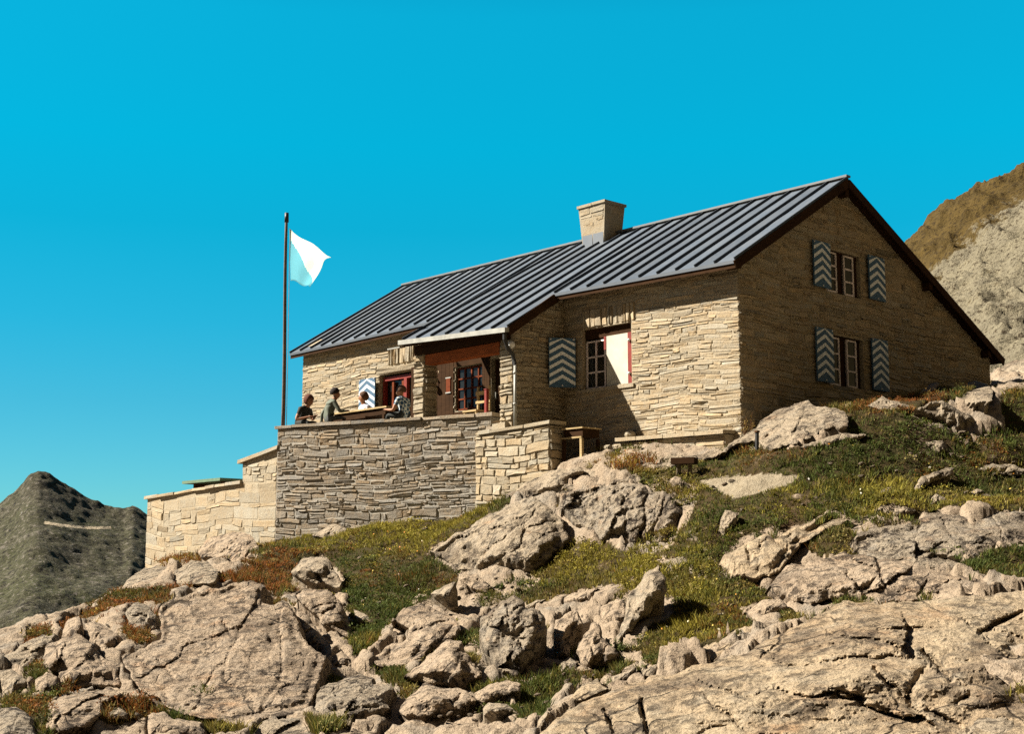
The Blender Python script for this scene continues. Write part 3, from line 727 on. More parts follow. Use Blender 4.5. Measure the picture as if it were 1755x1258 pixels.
# chimney: flared stone stack on metal cladding
mb = MB()
def chim(s, t, face, n):   # s 0..1 along the face, t height
    k = np.maximum(np.asarray(t) - 8.85, 0) / .75; fl = .135 * k
    u0, u1, v0, v1 = 6.94 - fl, 7.66 + fl, 3.34 - fl * .5, 3.96 + fl * .7
    s = np.asarray(s); n = np.asarray(n)
    if face == 0: return hw(lerp(u0, u1, s), v0 - n, t)
    if face == 1: return hw(u0 - n, lerp(v0, v1, s), t)
    if face == 2: return hw(u1 + n, lerp(v0, v1, s), t)
    return hw(lerp(u0, u1, s), v1 + n, t)
for fi in range(4):
    mb.raw(np.concatenate([chim([0, 1], [8.2, 8.2], fi, 0), chim([1, 0], [9.54, 9.54], fi, 0)]), [(0, 1, 2, 3)])
    stone_face(mb, lambda s, t, n, fi=fi: chim(s, t, fi, n), 8.88, 9.5, lambda a, b: [(0, 1)], 41 + fi, rh=(.08, .2), ln=(.3, .9), gap=.01, relief=(.006, .03), wav=.004)
mb.raw(np.concatenate([chim([0, 1], [9.5, 9.5], 0, 0), chim([1, 0], [9.5, 9.5], 3, 0)]), [(0, 1, 2, 3)], tint=(.3, .3, .3))
ch = mb.build('chimney', M['stone'], rf)
mb = MB()
for fi in range(4):
    for a, b in ((-.02, .49), (.52, 1.02)):
        V = np.concatenate([chim([a, b], [8.2, 8.2], fi, .025), chim([b, a], [8.86, 8.86], fi, .025), chim([a, b], [8.2, 8.2], fi, .0), chim([b, a], [8.86, 8.86], fi, .0)])
        mb.hexa(V, tint=(1.2, 1.15, 1.1))
mb.build('chimney_cladding', M['roof'], hut).parent = hut
mb = MB(); mb.box(6.79, 7.27, 3.24, 4.09, 9.52, 9.59); mb.box(7.29, 7.81, 3.24, 4.09, 9.51, 9.585); mb.build('chimney_cap', M['stone'], hut)

# shutters: blue boards with raised white chevrons
def shutter(parent, P, d, wid, w0, hgt, nch, nrm, mirror=False):
    d = np.asarray(d, float); nrm = np.asarray(nrm, float); up = np.array([0, 0, 1.]); P = np.asarray(P, float).copy(); P[2] = w0
    pt = lambda s, t, n: P + d * s + up * t + nrm * n
    mb = MB(); th = .035
    mb.hexa([pt(0, 0, 0), pt(wid, 0, 0), pt(wid, 0, th), pt(0, 0, th), pt(0, hgt, 0), pt(wid, hgt, 0), pt(wid, hgt, th), pt(0, hgt, th)])
    pit = hgt / (nch + .35); rise = pit * .95; wh = pit * .44
    for sgn in (1, -1):
        fn = (th, th + .004) if sgn > 0 else (0, -.004)
        for k in range(nch):
            t0 = .04 * hgt + pit * k
            for a, b, ta, tb in ((.01, wid / 2, t0, t0 + rise), (wid / 2, wid - .01, t0 + rise, t0)):
                c = lambda t: min(t, hgt - .005)
                mb.hexa([pt(a, c(ta), fn[0]), pt(b, c(tb), fn[0]), pt(b, c(tb + wh), fn[0]), pt(a, c(ta + wh), fn[0]), pt(a, c(ta), fn[1]), pt(b, c(tb), fn[1]), pt(b, c(tb + wh), fn[1]), pt(a, c(ta + wh), fn[1])], mi=1)
        for s, t in ((.04, hgt - .03), (wid - .04, hgt - .03), (wid / 2, .04)):
            mb.ball(pt(s, t, th if sgn > 0 else 0), .022, 7, 5, mi=2)
    return mb.build('shutter', None, parent, mats=[M['blue_paint'], M['white_paint'], M['hinge']])
def sash(mb, f, s0, s1, t0, t1, cols, rows, n0=-.1, bw=.035, dp=.05, mi=0):
    def r(a, b, c, d): mb.hexa(np.concatenate([f(np.array([a, b, b, a]), np.array([c, c, d, d]), np.full(4, n0)), f(np.array([a, b, b, a]), np.array([c, c, d, d]), np.full(4, n0 - dp))]), mi=mi)
    for i in range(cols + 1):
        x = s0 + (s1 - s0 - bw) * i / cols; r(x, x + bw, t0, t1)
    for j in range(rows + 1):
        y = t0 + (t1 - t0 - bw) * j / rows; r(s0 + .002, s1 - .002, y + .001, y + bw)
def pane(parent, f, s0, s1, t0, t1, n=-.13):
    mb = MB(); mb.hexa(np.concatenate([f(np.array([s0, s1, s1, s0]), np.array([t0, t0, t1, t1]), np.full(4, n)), f(np.array([s0, s1, s1, s0]), np.array([t0, t0, t1, t1]), np.full(4, n - .02))]))
    return mb.build('pane', M['glass'], parent)
# gable windows
for w0, w1, nch in ((4.0, 5.14, 6), (6.1, 7.08, 5)):
    mb = MB(); hh = w1 - w0
    sash(mb, f_gable, 3.20, 3.62, w0 + .02, w1 - .04, 1, 3, n0=-.035, bw=.04); sash(mb, f_gable, 3.90, 4.29, w0 + .02, w1 - .04, 1, 3, n0=-.035, bw=.04)
    wd = mb.build('window', M['frame_pink'], hut)
    mb = MB(); q = lambda a, b, c, d, n0, n1: mb.hexa(np.concatenate([f_gable(np.array([a, b, b, a]), np.array([c, c, d, d]), np.full(4, n)) for n in (n0, n1)]))
    q(3.14, 4.5, w1 - .05, w1, -.08, -.2); q(3.625, 3.895, w0 + .01, w1 - .05, -.1, -.2); q(4.295, 4.5, w0 + .01, w1 - .05, -.1, -.2)
    mb.build('window_frame', M['wood_dark'], wd)
    pane(wd, f_gable, 3.16, 3.62, w0, w1 - .04, -.06); pane(wd, f_gable, 3.90, 4.29, w0, w1 - .04, -.06)
    up = w0 > 5
    shutter(wd, hw(-.07, 2.55, 0), VD, .64, w0 + .03, hh + .05, nch, -UD)
    shutter(wd, hw(-.07, 4.72, 0), VD, .66, w0 + .03, hh + .05, nch, -UD)
# front window by the corner
mb = MB(); sash(mb, f_front, 3.86, 4.46, 4.05, 5.15, 2, 3, bw=.035); wd = mb.build('window', M['frame_pink'], hut)
mb = MB(); mb.box(3.0, 3.12, .03, .16, 4.04, 5.2); mb.box(3.80, 3.86, .05, .16, 4.9, 5.2); mb.build('window_frame', M['red_paint'], wd)
mb = MB(); mb.box(3.13, 3.79, .06, .1, 4.05, 5.2); mb.build('window_panel', M['cream_paint'], wd)
mb = MB(); mb.box(2.98, 4.49, .1, .4, 5.2, 5.42); mb.build('window_lintel', M['wood_dark'], wd)
mb = MB(); mb.box(2.9, 4.6, -.05, .4, 3.96, 4.035); mb.build('window_sill', M['stone'], wd)
for w in (4.28, 5.02):
    mb = MB(); mb.ball(hw(3.06, .0, w), .035, 8, 6); mb.build('hinge', M['hinge'], wd)
pane(wd, f_front, 3.86, 4.46, 4.05, 5.18)
dr = np.array([-.985, -.175, 0]); shutter(wd, hw(4.66, -.06, 0) + dr * .62, -dr, .62, 4.1, 1.14, 6, np.array([.175, -.985, 0]) )
# front window on the terrace
mb = MB(); mb.box(10.66, 12.06, .1, .2, 5.0, 5.1); mb.box(11.99, 12.08, .1, .2, 3.97, 5.0); mb.box(11.05, 11.17, .1, .2, 3.97, 5.0); wd = mb.build('window', M['red_paint'], hut)
pane(wd, f_front, 10.64, 12.08, 3.97, 5.0, -.2)
mb = MB(); mb.box(11.2, 11.28, .12, .18, 3.98, 4.95); mb.box(11.62, 11.7, .12, .18, 3.98, 4.95); mb.build('window_sash', M['wood_red'], wd)
shutter(wd, hw(12.12, -.1, 0), UD, .72, 4.02, 1.08, 5, -VD)
# porch window, door, lantern and notice
mb = MB(); sash(mb, f_front, 7.86, 8.93, 3.94, 5.01, 4, 4, n0=-.05, bw=.04); wd = mb.build('window', M['wood_red'], hut)
pane(wd, f_front, 7.86, 8.93, 3.94, 5.01, -.08)
mb = MB(); mb.box(6.87, 7.58, .12, .18, 3.2, 5.08)
for u in (6.95, 7.13, 7.31): mb.box(u, u + .15, .1, .12, 3.3, 5.0)
pn = MB()
for u in np.arange(9.0, 10.55, .155): pn.box(u, u + .148, -.03, -.012, 3.2, 5.3)
for u in np.arange(7.64, 7.82, .09): pn.box(u, u + .085, -.03, -.012, 3.2, 5.3)
pn.box(7.84, 8.98, -.03, -.012, 5.04, 5.3); pn.box(7.84, 8.98, -.03, -.012, 3.2, 3.9)
pn.build('porch_shade_boards', M['wood_dark'], hut)  # dark boards added to carry the shade of the porch back wall
dd = mb.build('door', M['wood_dark'], hut)
mb = MB(); mb.tube(hw([7.5, 7.5], [.06, .06], [4.1, 4.28]), .015); mb.box(7.48, 7.52, .06, .1, 4.12, 4.14); mb.box(7.48, 7.52, .06, .1, 4.24, 4.26); mb.build('handle', M['pale_metal'], dd)
lt = thing('wall_lantern', 'small dark lantern with a white globe hung on the shaded porch wall', 'lantern', hw(9.65, -.08, 4.55))
mb = MB(); mb.box(9.62, 9.68, -.12, .0, 4.8, 4.83); mb.tube(hw([9.65, 9.65], [-.1, -.1], [4.82, 4.66]), .012); mb.tube(hw([9.65, 9.65, 9.65], [-.1, -.1, -.1], [4.66, 4.62, 4.60]), [.02, .09, .1]); mb.build('lantern_hood', M['black_metal'], lt)
mb = MB(); mb.ball(hw(9.65, -.1, 4.55), .06); mb.build('globe', M['hinge'], lt)
nt = thing('notice_board', 'narrow reddish wooden notice board on the porch wall beside the barred window', 'notice board', hw(9.18, -.02, 4.45))
mb = MB(); mb.box(9.1, 9.26, -.05, -.005, 4.42, 4.8); mb.build('board', M['wood_red'], nt)
for w in (4.40, 4.78):
    mb = MB(); mb.box(9.08, 9.28, -.055, -.045, w, w + .03); mb.build('board_trim', M['pale_metal'], nt)
# ------------------------------------------------------------------ terrace, low walls, flagpole, furniture
TA = np.array([5.95, -1.5]); TB = np.array([11.8, -3.37]); TD = (TB - TA) / np.linalg.norm(TB - TA); TL = np.linalg.norm(TB - TA)
TN = np.array([-TD[1], TD[0]]); TN = TN if TN[1] < 0 else -TN
FLOOR = 3.2
f_ter = lambda s, t, n: hw(TA[0] + TD[0] * np.asarray(s) + TN[0] * np.asarray(n), TA[1] + TD[1] * np.asarray(s) + TN[1] * np.asarray(n), t)
ter = thing('terrace', 'grey rubble stone terrace with a slab-topped parapet in front of the hut', 'terrace', f_ter(TL / 2, 1., 0))
mb = MB(); mb.hexa(np.concatenate([f_ter([0, TL, TL, 0], [-.8] * 4, [0, 0, -.4, -.4]), f_ter([0, TL, TL, 0], [3.44] * 4, [0, 0, -.4, -.4])]))
mb.hexa(hw([5.95, 11.75, 13.6, 5.95] * 2, [-1.2, -3.0, -.02, -.02] * 2, [.4] * 4 + [FLOOR] * 4)); mb.build('wall_core', M['mortar_light'], ter)
mb = MB()
stone_face(mb, f_ter, .2, 3.44, lambda a, b: [(0, TL)], 51, rh=(.04, .19), ln=(.14, .85), relief=(.003, .026), gap=.008, wav=.04)
stone_face(mb, lambda s, t, n: hw(5.95 - np.asarray(n), s, t), 2.0, 3.44, lambda a, b: [(-1.5, -1.05)], 52, rh=(.08, .2), gap=.015)
mb.build('masonry', M['terrace'], ter)
def coping(name, parent, f, s0, s1, t0, t1, seed, n0=.06, n1=-.46, th=.075, mat='terrace', top=None):
    rg = np.random.default_rng(seed); mb = MB(); s = s0; sg = 1 if s1 > s0 else -1
    while (s1 - s) * sg > .05:
        L = min(rg.uniform(.45, 1.1), abs(s1 - s)); L = abs(s1 - s) if abs(s1 - s) - L < .25 else L; e = s + sg * L
        za = t0 + (t1 - t0) * (s - s0) / (s1 - s0) + rg.uniform(-.01, .01); zb = t0 + (t1 - t0) * (e - s0) / (s1 - s0) + rg.uniform(-.01, .01)
        h = th * rg.uniform(.8, 1.2); o = n0 + rg.uniform(-.02, .03); g = .008 * sg
        mb.hexa(np.concatenate([f([s + g, e - g, e - g, s + g], [za, zb, zb, za], [o, o + rg.uniform(-.02, .02), n1, n1]), f([s + g, e - g, e - g, s + g], [za + h, zb + h, zb + h, za + h], [o - .01, o - .01, n1, n1])]), tint=tint_stone(rg))
        s = e
    return mb.build(name, M[mat], parent)
coping('coping', ter, f_ter, -.06, TL + .08, 3.445, 3.465, 53)
mb = MB(); d0 = hit([815.], [870.])[0]
dp = lambda x, y, o: at(x, y, 31.9 - o)
mb.tube([dp(790, 806, -.1), dp(800, 809, .15), dp(815, 820, .32), dp(828, 838, .40)], .055, 9); mb.build('drain_pipe', M['black_metal'], ter, smooth=True)
# low flank wall in front of the porch
lw = thing('low_stone_wall', 'low sunlit stone wall with pale slab top joined to the right end of the terrace', 'wall', hw(4.8, -1.8, 1.3))
f_low = lambda s, t, n: hw(s, -1.8 - np.asarray(n), t)
mb = MB(); mb.box(3.76, 6.08, -1.79, -1.38, .9, 3.05); mb.build('wall_core', M['mortar'], lw)
mb = MB(); stone_face(mb, f_low, 1.0, 3.06, lambda a, b: [(3.73, 6.12)], 61, rh=(.08, .26), ln=(.25, .9), relief=(.005, .03), gap=.008)
stone_face(mb, lambda s, t, n: hw(3.73 - np.asarray(n), s, t), 1.4, 3.06, lambda a, b: [(-1.8, -1.36)], 62, rh=(.12, .24)); mb.build('masonry', M['stone'], lw)
coping('coping', lw, f_low, 3.68, 6.0, 3.07, 3.0, 63, n0=.07, n1=-.46, mat='stone')
mb = MB(); mb.hexa(hw([5.2, 5.62, 5.62, 5.2] * 2, [-1.75, -1.75, -1.4, -1.4] * 2, [3.1] * 4 + [3.24, 3.22, 3.2, 3.22])); mb.build('cap_stone', M['stone'], lw)
# long retaining wall stepping down to the left
VL = -3.3
f_ret = lambda s, t, n: hw(s, VL - np.asarray(n), t)
uA, wA = plane_v(475, 778, VL); uB, wB = plane_v(416, 795, VL); uC, wC = plane_v(416, 829, VL); uD, wD = plane_v(253, 856, VL); uE, wE = plane_v(253, 975, VL)
rt = thing('retaining_wall', 'long pale plastered stone retaining wall stepping down left of the terrace', 'wall', hw((uA + uD) / 2, VL, -.5))
out = [(11.9, -1.0), (uE + .05, -1.0), (uD, wD), (uC, wC), (uB, wB), (11.9, wA + .12)]
mb = MB(); plate(mb, f_ret, out[::-1], [(uD - .95, uD - .85, wD - .62, wD - .42)], 0, -.45); mb.build('wall_core', M['mortar'], rt)
mb = MB()
def rhi(a, b):
    lo = 11.9 if b < wC else 11.9
    hi = uD
    if b > wD: hi = uC + (uD - uC) * max(0, (wC - b) / (wC - wD))
    if b > wC: hi = uB - .01
    return (lo, hi)
stone_face(mb, f_ret, -1., wC, spans_of(rhi, [(uD - .95, uD - .85, wD - .62, wD - .42)]), 71, rh=(.1, .34), ln=(.3, 1.3), relief=(.002, .014), gap=.003, wav=.06)
stone_face(mb, f_ret, wC, wB - .01, spans_of(rhi), 72, rh=(.1, .2), ln=(.3, .9), relief=(.004, .02), gap=.006)
mb.build('masonry', M['stone'], rt)
coping('coping', rt, f_ret, uD + .1, uC, wD, wC, 73, n0=.08, n1=-.5, mat='stone'); coping('coping', rt, f_ret, uB + .14, 11.75, wB, wA + .1, 74, n0=.08, n1=-.5, th=.09, mat='stone')
# board table behind that wall
uT, wT = plane_v(372, 829, VL + 1.2)
gt = thing('plank_table', 'green weathered plank table showing above the lower retaining wall', 'table', hw(uT, VL + 1.2, .9))
mb = MB(); Q = []
for (x, y) in ((325, 832), (352, 829), (385, 823), (402, 827)): Q.append(plane_v(x, y, VL + 1.2))
mb.box(uT - .9, uT + 1.15, VL + .75, VL + 2.0, wT + .02, wT + .1); mb.build('table_top', M['green_board'], gt)
for du in (-.6, .9):
    mb = MB(); mb.box(uT + du - .05, uT + du + .05, VL + 1.0, VL + 1.8, .6, wT + .02); mb.build('leg', M['wood_brown'], gt)

# flagpole and flag
PB = hw(11.72, -3.1, 3.2); PB2 = at(485, 726, to_px(PB)[2]); PT = at(491.5, 366, to_px(PB)[2] + .25)
PB2[2] = 3.2; dirp = (PT - PB2)
pole = thing('flagpole', 'thin weathered wooden flagpole at the left corner of the terrace', 'flagpole', PB2)
k = np.linspace(0, 1, 9); bend = np.stack([.012 * np.sin(k * 6), 0 * k, 0 * k], -1)
mb = MB(); mb.tube(PB2 + dirp * k[:, None] + bend, np.linspace(.052, .036, 9), 10); mb.build('pole', M['wood_pole'], pole, smooth=True)
mb = MB(); mb.tube([PT + np.array([0, 0, -.22]), PT + np.array([0, 0, .02])], [.055, .05], 10); mb.build('pole_cap', M['black_metal'], pole, smooth=True)
mb = MB(); mb.tube(PB2 + np.array([.1, -.06, 0]) + dirp * np.linspace(.02, .93, 6)[:, None] * np.array([1, 1, 1.]), .008, 5); mb.build('halyard', M['pale_metal'], pole)
df = to_px(PT)[2]
def flag():
    n, m = 34, 30; V = []; mi = []
    for j in range(m + 1):
        t = j / m
        for i in range(n + 1):
            s = i / n
            h0 = np.array([496 + 2 * t, 391 + 90 * t]); f0 = np.array([571 - 38 * t ** .8, 440 + 53 * t ** 1.5])
            p = h0 + (f0 - h0) * s + np.array([0, 14 * s * (1 - s) * (1 - t)])
            fold = math.sin(5.5 * s + 6.5 * t * s + 1.2) * .035 * s ** .7 + math.sin(13 * s - 5 * t) * .015 * s
            p = p + np.array([3.5 * math.sin(6 * t + 4 * s) * s, 2.2 * math.sin(9 * s + 3 * t)])
            V.append(at(p[0], p[1], df - .05 - fold + 1.0 * s - .3 * s * t))
    fc = []
    for j in range(m):
        for i in range(n):
            a = j * (n + 1) + i; fc.append((a, a + 1, a + n + 2, a + n + 1)); mi.append(0 if (j + .5) / m < .16 + .78 * (i + .5) / n else 1)
    V = np.array(V); o = link_mesh('flag', V, fc, None, base=V[0], smooth=True, mats=[M['flag_white'], M['flag_blue']], midx=mi)
    md = o.modifiers.new('thick', 'SOLIDIFY'); md.thickness = .006
    return props(o, 'white and pale blue flag drooping from the wooden pole', 'flag')
flag()

# terrace table and benches
VT = -1.55; ut0, wt = plane_v(590, 704, VT); ut1, wt1 = plane_v(662, 697, VT); WT = (wt + wt1) / 2
tt = thing('terrace_table', 'long dark wooden table between the seated people on the terrace', 'table', hw((ut0 + ut1) / 2, VT, FLOOR))
mb = MB()
for k in range(3): mb.box(ut1, ut0 + .6, VT + .24 * k, VT + .24 * k + .23, WT - .04, WT)
mb.build('table_top', M['wood_pale'], tt)
mb = MB(); mb.box(ut1 + .1, ut0 + .5, VT + .05, VT + .65, WT - .2, WT - .045); mb.build('table_apron', M['wood_dark'], tt)
for u in (ut1 + .15, ut0 + .4):
    for v in (VT + .06, VT + .6):
        mb = MB(); mb.box(u - .04, u + .04, v - .04, v + .04, FLOOR, WT - .2); mb.build('leg', M['wood_dark'], tt)
for v, lab in ((VT - .62, 'dark plank bench on the near side of the terrace table'), (VT + .95, 'dark plank bench on the far side of the terrace table by the hut')):
    b = thing('bench', lab, 'bench', hw((ut0 + ut1) / 2, v, FLOOR))
    mb = MB(); mb.box(ut1 - .2, ut0 + .7, v - .17, v + .17, FLOOR + .44, FLOOR + .48); mb.build('seat', M['wood_dark'], b)
    for u in (ut1, ut0 + .5):
        mb = MB(); mb.box(u - .03, u + .03, v - .14, v + .14, FLOOR, FLOOR + .44); mb.build('leg', M['wood_dark'], b)
# pale chair and red post on the porch
cu, cw = plane_v(817, 671, -1.15)
chr_ = thing('wooden_chair', 'pale wooden chair standing in the sun on the porch', 'chair', hw(cu, -1.1, FLOOR))
for du in (-.2, .2):
    mb = MB(); mb.box(cu + du - .022, cu + du + .022, -.95, -.90, FLOOR, cw + .14); mb.build('leg', M['wood_pale'], chr_)
    mb = MB(); mb.box(cu + du - .022, cu + du + .022, -1.36, -1.31, FLOOR, FLOOR + .43); mb.build('leg', M['wood_pale'], chr_)
mb = MB(); mb.box(cu - .24, cu + .24, -1.38, -.9, FLOOR + .43, FLOOR + .47); mb.build('seat', M['wood_pale'], chr_)
mb = MB(); mb.box(cu - .25, cu + .25, -.965, -.95, cw - .06, cw + .03); mb.build('backrest', M['wood_pale'], chr_)
mb = MB(); mb.box(cu - .25, cu + .25, -.965, -.95, cw - .26, cw - .2); mb.build('back_rail', M['wood_pale'], chr_)
pu, pw = plane_v(834, 668, -1.35); 
ps = thing('red_post', 'short red painted post at the right end of the terrace parapet', 'post', hw(pu, -1.35, FLOOR))
mb = MB(); mb.box(pu - .035, pu + .035, -1.39, -1.31, FLOOR, pw); mb.build('post', M['red_paint'], ps)
mb = MB(); mb.box(pu - .045, pu + .045, -1.4, -1.30, pw, pw + .02); mb.build('post_cap', M['red_paint'], ps)
# small table standing against the dark of the wing
st = thing('garden_table', 'small wooden table with edges coloured pale as if sunlit in the dark corner right of the low wall', 'table', hw(3.35, -1.3, 2.2))
mb = MB()
for k in range(3): mb.box(3.03, 3.66, -1.52 + .2 * k, -1.33 + .2 * k, 2.955, 2.985)
mb.build('table_top', M['wood_pale'], st)
mb = MB(); mb.box(3.06, 3.63, -1.48, -.97, 2.78, 2.95); mb.build('table_apron', M['wood_dark'], st)
mb = MB(); mb.box(3.05, 3.68, -1.535, -1.5, 2.75, 2.785); mb.build('rail', M['wood_pale'], st)
for u, k in ((3.075, 'wood_pale'), (3.6, 'wood_dark')):
    for v in (-1.5, -1.0):
        mb = MB(); mb.box(u - .03, u + .03, v - .03, v + .03, 1.9, 2.75); mb.build('leg', M[k if v < -1.2 else 'wood_dark'], st)  # front right leg coloured pale as sunlit, the others dark as shaded

# ------------------------------------------------------------------ people
def m_check():
    t = NT('checked_shirt'); v = t.coord(); n = t.new('ShaderNodeTexChecker'); n.inputs['Scale'].default_value = 13
    t.lk(t.mapping(v, (1, 1, 1), (.3, .4, .5)), n.inputs[0]); n.inputs[1].default_value = (.42, .46, .45, 1); n.inputs[2].default_value = (.03, .07, .13, 1)
    return t.done(n.outputs[0], .85, .15)
M['check'] = m_check()
for nm, c in (('cloth_green', (.10, .115, .088)), ('cloth_dark', (.025, .028, .025)), ('cloth_white', (.46, .45, .5)), ('cloth_grey', (.075, .08, .08)), ('hair_dark', (.018, .012, .009)), ('hair_red', (.09, .03, .016)), ('hair_brown', (.07, .035, .018)), ('cloth_tan', (.38, .25, .12))):
    M[nm] = mat_plain(nm, c, .85, .2, 20)
def person(label, headpx, v, yaw, lean, mats, arms, headyaw=0., seat=.48, hair='hair_dark', long=False, short=True):
    u, w = plane_v(headpx[0], headpx[1], v); kz = float(np.clip((w - FLOOR - seat) / .84, .80, 1.15))
    ca, sa = math.cos(ROTZ + yaw), math.sin(ROTZ + yaw); head_off = lean * 1.1
    c0 = hw(u, v, FLOOR)
    def tw(p): return c0 + np.array([ca * p[0] - sa * p[1], sa * p[0] + ca * p[1], p[2]])
    hz = lambda z: seat + (z - .0) * kz
    N = {}; R = {}; Eg = []; S = []
    def nd(n, p, r, par=None, seg=None):
        N[n] = len(N); R[n] = r; N_p.append(tw(p)); rad.append(r)
        if par: Eg.append((N[par], N[n])); S.append((N[par], N[n], seg))
    N_p = []; rad = []
    y0 = -head_off
    L = lambda z: y0 + lean * (z / .84) ** 1.1 * 1.1
    nd('pelvis', (0, y0, hz(.06)), .135)
    nd('waist', (0, L(.25), hz(.25)), .125, 'pelvis', 'shirt'); nd('chest', (0, L(.46), hz(.44)), .15, 'waist', 'shirt'); nd('upper', (0, L(.55), hz(.54)), .11, 'chest', 'shirt')
    nd('neck', (0, L(.65) + .01, hz(.64)), .055, 'upper', 'skin'); ch_, sh_ = math.cos(headyaw), math.sin(headyaw)
    hc = np.array([0, L(.8) + .02, hz(.80)])
    ho = lambda x, y, z: (hc[0] + ch_ * x - sh_ * y, hc[1] + sh_ * x + ch_ * y, hc[2] + z)
    nd('jaw', ho(0, .025, -.08), .066, 'neck', 'skin'); nd('face', ho(0, .012, .0), .092, 'jaw', 'skin'); nd('brow', ho(0, 0, .06), .082, 'face', 'skin'); nd('crown', ho(0, -.005, .105), .045, 'brow', 'skin')
    nd('nose', ho(0, .118, -.015), .016, 'face', 'skin')
    for sg in (-1, 1):
        k = str(sg)
        nd('ear' + k, ho(sg * .098, -.005, -.01), .018, 'face', 'skin')
        nd('sh' + k, (sg * .18, L(.53), hz(.52)), .072, 'upper', 'shirt')
        el, wr = arms[0 if sg < 0 else 1]
        el = np.array(el) + np.array([0, y0, 0]); wr = np.array(wr) + np.array([0, y0, 0]); el[2] = hz(el[2]); wr[2] = hz(wr[2])
        mid = np.array([sg * .18, L(.53), hz(.52)]) * .5 + el * .5
        nd('ua' + k, mid, .056, 'sh' + k, 'shirt'); nd('el' + k, el, .046, 'ua' + k, 'skin' if short else 'shirt'); nd('wr' + k, wr, .031, 'el' + k, 'skin' if short else 'shirt')
        d = wr - el; d /= np.linalg.norm(d); sd = np.cross(d, [0, 0, 1.]); sd /= max(np.linalg.norm(sd), 1e-6)
        nd('pa' + k, wr + d * .075, .036, 'wr' + k, 'skin')
        for f in range(4):
            o = (f - 1.5) * .021; ln = (.034, .040, .037, .028)[f]
            b = wr + d * .105 + sd * o; nd(f'f{f}a' + k, b, .0105, 'pa' + k, 'skin'); m_ = b + d * ln + np.array([0, 0, -.006]); nd(f'f{f}b' + k, m_, .0095, f'f{f}a' + k, 'skin'); nd(f'f{f}c' + k, m_ + d * ln * .8 + np.array([0, 0, -.018]), .008, f'f{f}b' + k, 'skin')
        b = wr + d * .05 - sd * sg * .04; nd('ta' + k, b, .012, 'wr' + k, 'skin'); nd('tb' + k, b + d * .04 - sd * sg * .014, .010, 'ta' + k, 'skin')
        nd('hip' + k, (sg * .10, y0 + .05, seat + .05), .098, 'pelvis', 'trouser'); nd('kn' + k, (sg * .15, y0 + .46, seat + .06), .07, 'hip' + k, 'trouser')
        nd('ca' + k, (sg * .15, y0 + .45, seat * .62), .058, 'kn' + k, 'trouser'); nd('an' + k, (sg * .15, y0 + .42, .09), .04, 'ca' + k, 'trouser'); nd('to' + k, (sg * .16, y0 + .58, .045), .038, 'an' + k, 'trouser')
    me = bpy.data.meshes.new('person'); me.from_pydata([tuple(p) for p in N_p], Eg, [])
    o = bpy.data.objects.new('person_skin', me); COL.objects.link(o)
    md = o.modifiers.new('s', 'SKIN'); sv = me.skin_vertices[0].data
    for i, r in enumerate(rad): sv[i].radius = (r, r)
    sv[0].use_root = True; md.use_smooth_shade = True
    sb = o.modifiers.new('d', 'SUBSURF'); sb.levels = 2; sb.render_levels = 2
    dg = bpy.context.evaluated_depsgraph_get(); ev = o.evaluated_get(dg); m2 = bpy.data.meshes.new_from_object(ev)
    V = np.empty(len(m2.vertices) * 3, np.float32); m2.vertices.foreach_get('co', V); V = V.reshape(-1, 3).astype(float)
    fc = [list(p.vertices) for p in m2.polygons]; bpy.data.objects.remove(o); bpy.data.meshes.remove(me); bpy.data.meshes.remove(m2)
    # broaden the torso a little, then colour each face after the limb it belongs to
    C = np.array([V[f].mean(0) for f in fc]); Pn = np.array(N_p); best = np.full(len(C), 1e9); lab = np.zeros(len(C), int); code = {'skin': 0, 'shirt': 1, 'trouser': 2}
    for a, b, sgm in S:
        A_, B_ = Pn[a], Pn[b]; e = B_ - A_; t = np.clip(((C - A_) @ e) / max(e @ e, 1e-9), 0, 1); dd_ = np.linalg.norm(C - A_ - t[:, None] * e, axis=1) - (rad[a] * (1 - t) + rad[b] * t)
        q = dd_ < best; best[q] = dd_[q]; lab[q] = code[sgm]
    base = tw((0, y0, 0)); base[2] = FLOOR
    p = link_mesh('person', V, fc, None, base=base, smooth=True, mats=[M['skin'], M[mats[0]], M[mats[1]]], midx=lab)
    props(p, label, 'person')
    # hair cap
    hb = MB(); n, m = 18, 11; hv = []
    for i in range(m + 1):
        for j in range(n):
            ph = 2 * math.pi * j / n; th = math.pi * (.60 if not long else .80) * i / m * (1 - (.40 if not long else .55) * max(0, math.sin(ph)) ** .7); x = math.sin(th) * math.cos(ph); y = math.sin(th) * math.sin(ph); z = math.cos(th)
            front = max(0, y); cut = 1
            r = .112 + .006 * math.sin(7 * ph + 3 * th) + (.012 if long else 0)
            zz = z
            hv.append(tw(ho(x * r * .96, (y * r * 1.08 - .022) * (cut if y > 0 else 1), zz * r * 1.08 + .032)))
    hf = [(i * n + j, i * n + (j + 1) % n, (i + 1) * n + (j + 1) % n, (i + 1) * n + j) for i in range(m) for j in range(n)]
    hb.raw(hv, hf); ho_ = hb.build('hair', M[hair], p, smooth=True); sm = ho_.modifiers.new('t', 'SOLIDIFY'); sm.thickness = .012; sm.offset = 1
    for sg in (-1, 1):
        e = MB(); e.ball(tw(ho(sg * .034, .088, .012)), .011, 8, 6); e.build('eye', M['hair_dark'], p)
    e = MB(); e.tube([tw(ho(-.025, .085, -.062)), tw(ho(0, .092, -.064)), tw(ho(.025, .085, -.062))], .006, 6); e.build('mouth', M['red_paint'], p)
    return p
PI = math.pi
